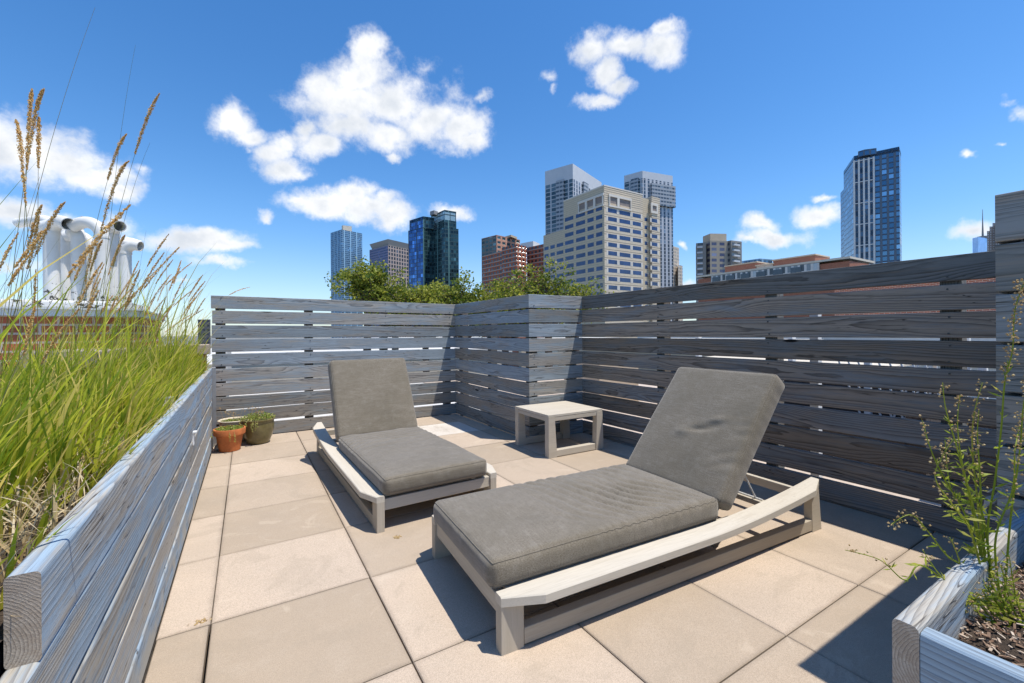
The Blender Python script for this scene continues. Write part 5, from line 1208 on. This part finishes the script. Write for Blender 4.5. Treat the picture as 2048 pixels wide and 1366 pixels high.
M['panel'] = plain('light_cream_panel', (.66, .61, .53), .75, 0, .05, .5)
M['recess'] = plain('painted_loggia_shade', (.24, .20, .18), .9, 0, .15, .5)  # dark colour on flat panels imitates the shade inside the loggias
PE, zE = corners([(1127, 403), (1208, 371.5), (1285, 390)], 1, 200); QE = close4(PE); r = bld('office_building', 'big cream office building with ribbon windows and striped panels in the middle of the skyline', PE)
prism([QE[0], QE[1], QE[3]], -15, zE, M['cream_band_dim'], r, top=False); prism([QE[1], QE[2], QE[3]], -15, zE, M['cream_band'], r, 'side_wall', top=False); prism(inset(QE, 1.006), zE - .1, zE + .5, M['panel'], r, 'parapet', roofg)
def hit(P0, P1, u, v):
    """metres along face P0->P1 and height where the sight line through (u,v) meets it"""
    d = ray(u, v); e = Vector((P1[0] - P0[0], P1[1] - P0[1])); det = d.x * -e.y + e.x * d.y
    t = (P0[0] * -e.y + e.x * P0[1]) / det; s = ((d.x * t - P0[0]) * e.x + (d.y * t - P0[1]) * e.y) / e.length
    return s, H + d.z * t
def facebox(P0, P1, s0, s1, z0, z1, out, dep, mat, root, name, parent=None):
    e = Vector((P1[0] - P0[0], P1[1] - P0[1], 0)); e.normalize(); nrm = Vector((e.y, -e.x, 0))
    if nrm.dot(Vector((P0[0], P0[1], 0))) > 0: nrm = -nrm
    o = Vector((P0[0], P0[1], 0)); b = MB(); Mx = Matrix(((e.x, nrm.x, 0, o.x), (e.y, nrm.y, 0, o.y), (0, 0, 1, 0), (0, 0, 0, 1)))
    b.cube(s0, s1, out - dep, out, z0, z1, M=Mx); return child(b, name, mat, root)
def office_windows(P0, P1, us, vref, nrow, z_first, h=1.95, skip=None, panel=True, first_row=0):
    for (ua, ub) in us:
        s0, _ = hit(P0, P1, ua, vref); s1, _ = hit(P0, P1, ub, vref)
        if panel: facebox(P0, P1, s0 - .9, s1 + .9, z_first - nrow * 3.98 + 2, z_first + .0, .06, .1, M['panel'], r, 'panel_strip') if False else None
        for k in range(first_row, nrow):
            zc = z_first - k * 3.98
            facebox(P0, P1, s0 - 1.0, s0 - .0, zc - .2, zc + h + .2, .05, .08, M['panel'], r, 'panel') if panel else None
            facebox(P0, P1, s1 + .0, s1 + 1.0, zc - .2, zc + h + .2, .05, .08, M['panel'], r, 'panel') if panel else None
            facebox(P0, P1, s0, s1, zc, zc + h, .03, .06, M['ribbon'], r, 'window')
c7 = lambda x: 1060 + x * .2343
_, zf = hit(PE[1], PE[2], c7(700), 300 + 533 * .2343); zf = at(c7(634), 300 + 522 * .2343, 200).z
office_windows(QE[0], QE[1], [(c7(298), c7(370)), (c7(392), c7(470)), (c7(490), c7(543)), (c7(563), c7(617))], 430, 12, zf + .9, 1.9, panel=False)
office_windows(QE[1], QE[2], [(c7(665), c7(741)), (c7(762), c7(855)), (c7(875), c7(946))], 430, 12, zf - .05, 1.9)
for (P0, P1, fr_, hs_) in ((QE[0], QE[1], (c7(415), c7(628)), [(c7(421), c7(474)), (c7(490), c7(545)), (c7(561), c7(620))]), (QE[1], QE[2], (c7(672), c7(858)), [(c7(678), c7(740)), (c7(758), c7(853))])):
    s0, _ = hit(P0, P1, fr_[0], 400); s1, _ = hit(P0, P1, fr_[1], 400); z1_ = at(c7(634), 300 + 375 * .2343, 200).z; z0_ = at(c7(634), 300 + 462 * .2343, 200).z
    facebox(P0, P1, s0 - .3, s1 + .3, z1_ - .6, z1_ + .5, .5, .6, M['panel'], r, 'loggia_frame'); facebox(P0, P1, s0 - .3, s1 + .3, z0_ - .7, z0_, .5, .6, M['panel'], r, 'loggia_frame')
    pts_ = [fr_[0]] + [q for h_ in hs_ for q in h_] + [fr_[1]]
    for k in range(0, len(pts_), 2):
        a_, _ = hit(P0, P1, pts_[k], 400); b_, _ = hit(P0, P1, pts_[k + 1], 400)
        if b_ - a_ < .3: b_ = a_ + .3
        facebox(P0, P1, a_, b_, z0_, z1_ - .6, .5, .6, M['panel'], r, 'loggia_frame')
    for ua, ub in hs_:
        a_, _ = hit(P0, P1, ua, 400); b_, _ = hit(P0, P1, ub, 400); facebox(P0, P1, a_, b_, z0_, z1_ - .6, .02, .04, M['recess'], r, 'loggia_shade_panel'); facebox(P0, P1, a_ + (b_ - a_) * .1, b_, z0_ + .0, z0_ + 1.1, .06, .05, M['tan'], r, 'loggia_rail')
# recessed strip and right hand volume
e_ = (QE[2] - QE[1]).normalized(); nb_ = (QE[3] - QE[2]).normalized(); e_.z = nb_.z = 0
A0 = QE[2] + nb_ * 1.6; sA, _ = hit(A0, A0 + e_ * 10, 1299, 440); A1 = A0 + e_ * sA; zA = at(1285, 394, 215).z
prism([A0, A1, A1 + nb_ * 12, A0 + nb_ * 12], -15, zA, M['cream_band_dim'], r, 'recessed_bay', roofg)
B0 = A1 - nb_ * 1.4; sB, _ = hit(B0, B0 + e_ * 10, 1320, 440); B1 = B0 + e_ * sB; zB = at(1299, 391.5, 217).z
prism([B0, B1, B1 + nb_ * 13, B0 + nb_ * 13], -15, zB, M['cream_band'], r, 'corner_bay', roofg)
office_windows(A0, A1, [(c7(977), c7(1002))], 430, 12, zf - .3, 1.8, panel=False); office_windows(B0, B1, [(c7(1037), c7(1085))], 430, 12, zf - .6, 1.8)
a_, _ = hit(B0, B1, c7(1030), 420); b_, _ = hit(B0, B1, c7(1088), 420); z0_ = at(c7(1050), 300 + 535 * .2343, 217).z; z1_ = at(c7(1050), 300 + 448 * .2343, 217).z
for q in ((a_, b_, z0_, z0_ + 1.2), (a_, b_, z1_ - 1.2, z1_), (a_, a_ + 1, z0_ + 1.2, z1_ - 1.2), (b_ - 1, b_, z0_ + 1.2, z1_ - 1.2)): facebox(B0, B1, *q, .4, .5, M['panel'], r, 'loggia_frame')
facebox(B0, B1, a_ + 1, b_ - 1, z0_ + 1.2, z1_ - 1.2, .02, .04, M['recess'], r, 'loggia_shade_panel')
# lower left wing
L1 = QE[0] + (QE[0] - QE[1]).normalized() * 0; dL = (QE[0] - QE[1]).normalized(); dL.z = 0; sL, _ = hit(QE[0], QE[0] + dL * 10, 1087, 490); L0 = QE[0] + dL * sL; zL = at(1127, 459, 223.7).z
nI = (QE[3] - QE[0]).normalized(); nI.z = 0
prism([L0, QE[0], QE[0] + nI * 18, L0 + nI * 18], -15, zL, M['cream_band_dim'], r, 'wing', roofg)
office_windows(L0, QE[0], [(c7(122), c7(158)), (c7(174), c7(211)), (c7(227), c7(284))], 480, 12, zf + .9, 1.8, panel=False, first_row=3)
# G: balconied residential block
M['f_res'] = facade('tan_residential_facade', 5.0, 3.1, .62, .55, (.36, .31, .24), (.07, .07, .12), (.16, .16, .22), .2, .2)
M['f_resd'] = facade('grey_balcony_facade', 4.5, 3.1, .62, .5, (.24, .23, .21), (.05, .06, .07), (.12, .13, .14), .2, .2)
r = bld('residential_block', 'tan and grey balconied residential block with a box on its roof', [None, at(1430, 483, 250)])
def col3(u0, u1, v, F, dF, mat, name, dep=14, off=0):
    a = at(u0, v, F); c = at(u1, v, F + dF); d = (c - a); d.z = 0; nn = Vector((-d.y, d.x, 0)).normalized() * dep
    if nn.dot(Vector((a.x, a.y, 0))) < 0: nn = -nn
    prism([a, c, c + nn, a + nn], -15, a.z, mat, r, name, roofg); return a, c
for (u0, u1, v, F, dF, mat, nm) in ((1392, 1412, 486.5, 250, -2, M['f_resd'], 'left_wing'), (1412, 1420.5, 484, 254, 0, M['f_resd'], 'recess'), (1420, 1462, 481, 248, 2, M['f_res'], 'centre'), (1462, 1483.5, 480.5, 248, 4, M['f_resd'], 'right_wing')):
    a, c = col3(u0, u1, v, F, dF, mat, nm)
    if 'wing' in nm:
        k = a.z - 2.6
        while k > 0:
            e = (c - a); e.z = 0; L = e.length; b = MB(); e.normalize(); nn = Vector((e.y, -e.x, 0)); nn = nn if nn.dot(a) < 0 else -nn
            b.beam(Vector((a.x, a.y, k)) + e * (L * .1) + nn * .7, e, nn, UP, L * .55, 1.3, .9, r=.01); child(b, 'balcony', M['b_pale'], r); k -= 3.1
col3(1420.5, 1453, 467, 252, 1, M['tan'], 'rooftop_box', 8); 
def plant(P, z, root, items):
    c = sum((Vector((p[0], p[1], 0)) for p in P), Vector()) / len(P); e = (Vector((P[1][0], P[1][1], 0)) - Vector((P[0][0], P[0][1], 0))).normalized(); f_ = Vector((-e.y, e.x, 0))
    for (s_, t_, w_, h_) in items:
        q = c + e * s_ + f_ * t_; b = MB(); b.beam((q.x, q.y, z), (0, 0, 1), e, f_, h_, w_, w_ * .7, r=.02); child(b, 'roof_plant', roofg, root)
plant(QE, zE, bpy.data.objects['office_building'], [(-6, 2, 5, 1.8), (4, 5, 3, 2.6), (0, -6, 1, 3.4)])
# H: long brick block behind the right fence
M['f_strip'] = facade('white_window_strip', 1.5, 2.6, .60, .62, (.60, .58, .54), (.06, .07, .08), (.25, .27, .28), .2, .1)
r = bld('brick_block', 'long low red brick block with a white window strip just above the right hand fence', [None, at(1540, 530, 125)])
a = ray(1396, 551); a = Vector((120, 120 * a.y / a.x, 0)); c = ray(1699, 524); c = Vector((120, 120 * c.y / c.x, 0)); zc = H + 120 / ray(1396, 551).x * ray(1396, 551).z
d = (c - a).normalized(); bk_ = Vector((14, 0, 0))
def ys(u, v=540): q = ray(u, v); return 120 * q.y / q.x
prism([a, c, c + bk_, a + bk_], -15, zc - 1.2, M['red'], r, 'wall'); 
zt = zc - .2
prism([a + Vector((-.5, .3, 0)), c + Vector((-.5, -.3, 0)), c + bk_, a + bk_], zt - .5, zt, M['b_cream'], r, 'cornice', M['roof'])
y0_, y1_ = ys(1424), ys(1640)
b = MB(); 
b.cube(119.4, 119.95, y1_, y0_, zt - 3.2, zt - .6); child(b, 'window_strip', M['f_strip'], r)
k = 0
while y0_ - 3 - k * 4.4 > y1_:
    b = MB(); b.cube(119.3, 119.5, y0_ - 3 - k * 4.4, y0_ - .5 - k * 4.4, zt - 2.9, zt - 1.1); child(b, 'window', M['dark_glass'], r)
    b = MB(); b.cube(119.3, 119.5, y0_ - 3 - k * 4.4, y0_ - .5 - k * 4.4, zt - 6.9, zt - 5.1); child(b, 'window', M['dark_glass'], r); k += 1
for (ua, ub, va, mat, nm) in ((1450, 1513, 534, M['red'], 'upper_wall'), (1546, 1630, 522, M['red'], 'upper_wall'), (1644, 1684, 527, M['red'], 'upper_wall'), (1512, 1547, 533, M['b_deck'], 'roof_plant')):
    X = 124; qa, qb = ray(ua, va), ray(ub, va); p = Vector((X, X * qa.y / qa.x, 0)); q = Vector((X, X * qb.y / qb.x, 0)); zz = H + X / qa.x * qa.z
    prism([p, q, q + Vector((8, 0, 0)), p + Vector((8, 0, 0))], zt - .6, zz, mat, r, nm)
    prism([p + Vector((-.2, .2, 0)), q + Vector((-.2, -.2, 0)), q + Vector((8.2, 0, 0)), p + Vector((8.2, 0, 0))], zz, zz + .35, M['tan'], r, 'coping')
P, z = corners([(1484, 522), (1520, 517), (1545, 519)], 1, 330); r = bld('glass_building', 'low blue glass building roof peeking above the brick block', P); prism(close4(P), -15, z, M['f_blue'], r, 'wall', roofg)
# nearer red brick house right behind the upper fence gap
r = tag(empty('brick_house', (30, 5, -15)), 'red brick house top seen through the uppermost gap of the right hand fence', 'building')
b = MB(); b.cube(26, 34, -1, 10.5, -15, 3.35); child(b, 'wall', M['brick'], r); b = MB(); b.cube(25.9, 34.1, -1.1, 10.6, 3.352, 3.48); child(b, 'roof', M['roof'], r)
# I: tall faceted glass tower
M['f_tall_w'] = facade('white_pier_glass_facade', 3.4, 3.3, .56, .84, (.72, .74, .77), (.02, .04, .07), (.07, .12, .19), .12, .4, .5)
M['f_tall_b'] = facade('slate_blue_glass_facade', 3.2, 3.3, .66, .74, (.11, .15, .20), (.07, .17, .28), (.17, .33, .48), .15, .5, .4, None, .2, (.05, .08, .13))
M['f_tall_s'] = facade('side_glass_facade', 2.6, 3.3, .9, .74, (.22, .28, .36), (.10, .16, .24), (.20, .28, .38), .12, .5, .4)
P, z = corners([(1687, 349), (1708, 312), (1798.5, 293), (1802, 306)], 2, 260)
P[0] = P[1] + Vector((RT.x * -3.2 + FW.x * 26, RT.y * -3.2 + FW.y * 26, 0))
P[0] = at(1687, 349, 0) if False else P[0]
r = bld('glass_tower', 'tallest dark blue glass tower with white vertical piers, on the right', P, 'skyscraper')
F_l = 300; pl = at(1687.3, 349, F_l); pl.z = 0
prism([pl, P[1], P[1] + deep(P[1], 25)], -15, z - 2.2, M['f_tall_s'], r, 'side_wall', top=False)
prism([P[1], P[2], P[2] + deep(P[2], 10)], -15, z - .2, M['f_tall_b'], r, top=False)
back = P[2] + (pl - P[1]) * 1.0
prism([P[2], P[3], P[3] + deep(P[3], 12)], -15, z - .4, M['f_tall_s'], r, 'side_wall', top=False)
prism([pl, P[1], P[2], P[3], P[3] + deep(P[3], 22)], z - 3, z, M['f_tall_b'], r, 'parapet', roofg)
s1_, _ = hit(P[1], P[2], 1748, 400); M['f_tall_w'] = facade('pier_glass_facade', s1_ / 4, 3.3, 1.0, .80, (.10, .13, .17), (.02, .04, .07), (.09, .15, .22), .12, .4, .5); zfw = at(1708, 322, 272).z
e9 = (P[2] - P[1]); e9.z = 0; e9.normalize(); n9 = Vector((e9.y, -e9.x, 0)); n9 = n9 if n9.dot(P[1]) < 0 else -n9
prism([P[1] + n9 * .8, P[1] + e9 * s1_ + n9 * .8, P[1] + e9 * s1_ - n9 * .2, P[1] - n9 * .2], -15, zfw, M['f_tall_w'], r, 'pier_frame', M['b_white'])
for k in range(5):
    s_ = s1_ * k / 4; w9 = .95; a9 = P[1] + e9 * (s_ - w9 / 2) + n9 * 1.3; prism([a9, a9 + e9 * w9, a9 + e9 * w9 - n9 * .48, a9 - n9 * .48], -15, zfw + .6, M['b_white'], r, 'pier', M['b_white'])
k = zfw
while k > 0:
    a9 = P[1] + n9 * 1.1; prism([a9, a9 + e9 * s1_, a9 + e9 * s1_ - n9 * .28, a9 - n9 * .28], k - .5, k, M['b_white'], r, 'band', M['b_white']); k -= 13.2 if k < zfw else 13.2
P5, z5 = corners([(1716, 303), (1729, 299), (1753, 296)], 1, 268); prism(close4([P5[0], P5[1], P5[2]]), z - 2, z5 , M['f_tall_b'], r, 'roof_plant', roofg)
a = at(1681, 386, 330); c_ = at(1690, 386, 318); prism([a, c_, c_ + deep(c_, 30), a + deep(a, 30)], -15, a.z, M['f_tall_s'], r, 'rear_wing', roofg)
# J: distant mirrored tower with mast, and a stepped one
M['mirror'] = plain('mirrored_glass', (.30, .45, .70), .12, .6, .2, .01)
r = tag(empty('mirrored_tower', at(1959, 600, 1500)), 'distant mirrored glass tower with a tall mast, just left of the near fence end', 'skyscraper')
a, b_, c_ = at(1945, 477, 1500), at(1956, 474, 1480), at(1974, 473, 1500); zt = b_.z
prism([a, b_, c_, c_ + deep(c_, 30), a + deep(a, 30)], -15, zt, M['mirror'], r, 'shaft', roofg); m0 = at(1965.5, 473, 1510)
b = MB(); b.tube([(m0.x, m0.y, zt), (m0.x, m0.y, zt + 8)], 14, 16); child(b, 'crown_ring', roofg, r)
b = MB(); z_top = at(1965.5, 418.5, 1510).z; b.tube([(m0.x, m0.y, zt + 8), (m0.x, m0.y, zt + 45), (m0.x, m0.y, z_top)], 2, 8, rads=[3.0, 1.8, .5]); child(b, 'mast', roofg, r)
r = tag(empty('stepped_tower', at(1984, 600, 900)), 'dark stepped stone tower partly hidden by the near fence end', 'skyscraper')
M['f_dark'] = facade('dark_stone_facade', 5, 5, .4, .5, (.17, .15, .14), (.3, .32, .36), (.4, .42, .46), .4, 0)
for (ua, ub, v) in ((1974, 2004, 462), (1979, 2004, 453), (1985, 2004, 446)):
    a = at(ua, v, 900); c_ = at(ub, v, 900); prism([a, c_, c_ + deep(c_, 20), a + deep(a, 20)], -15, a.z, M['f_dark'], r, 'wall', roofg)
# K: far left dark block
a = at(395.5, 639, 320); c_ = at(421, 637.5, 320); r = bld('office_block', 'small dark grid office block on the horizon left of the back fence', [None, a]); prism([a, c_, c_ + deep(c_, 20), a + deep(a, 20)], -15, a.z, facade('dark_grid_facade', 3, 3.2, .6, .45, (.16, .14, .14), (.03, .03, .04), (.06, .06, .08), .3, .1), r, 'wall', roofg)
# low town filling the gaps, tiny in view
rgc = random.Random(77)
for k in range(14):
    az_ = R(rgc.uniform(-22, 88)); dd_ = rgc.uniform(70, 240); x, y = dd_ * math.sin(az_), dd_ * math.cos(az_); s_ = rgc.uniform(6, 12)
    if 100 < x < 150 and y < 80: continue
    mk = rgc.choice(['b_cream', 'b_white', 'tan', 'red']); root = tag(empty('town_house', (x, y, -15), rgc.uniform(-.3, .3)), 'low %s town house far off, seen in slivers through the fence gaps' % {'b_cream': 'cream', 'b_white': 'white', 'tan': 'tan', 'red': 'red brick'}[mk], 'house', 'low town houses beyond the fences')
    h_ = rgc.uniform(9, 15.2); b = MB(); b.cube(-s_, s_, -s_, s_, 0, h_); b.build('wall', M[mk], root); b = MB(); b.cube(-s_ - .2, s_ + .2, -s_ - .2, s_ + .2, h_, h_ + .4); b.build('roof', M['roof'], root)
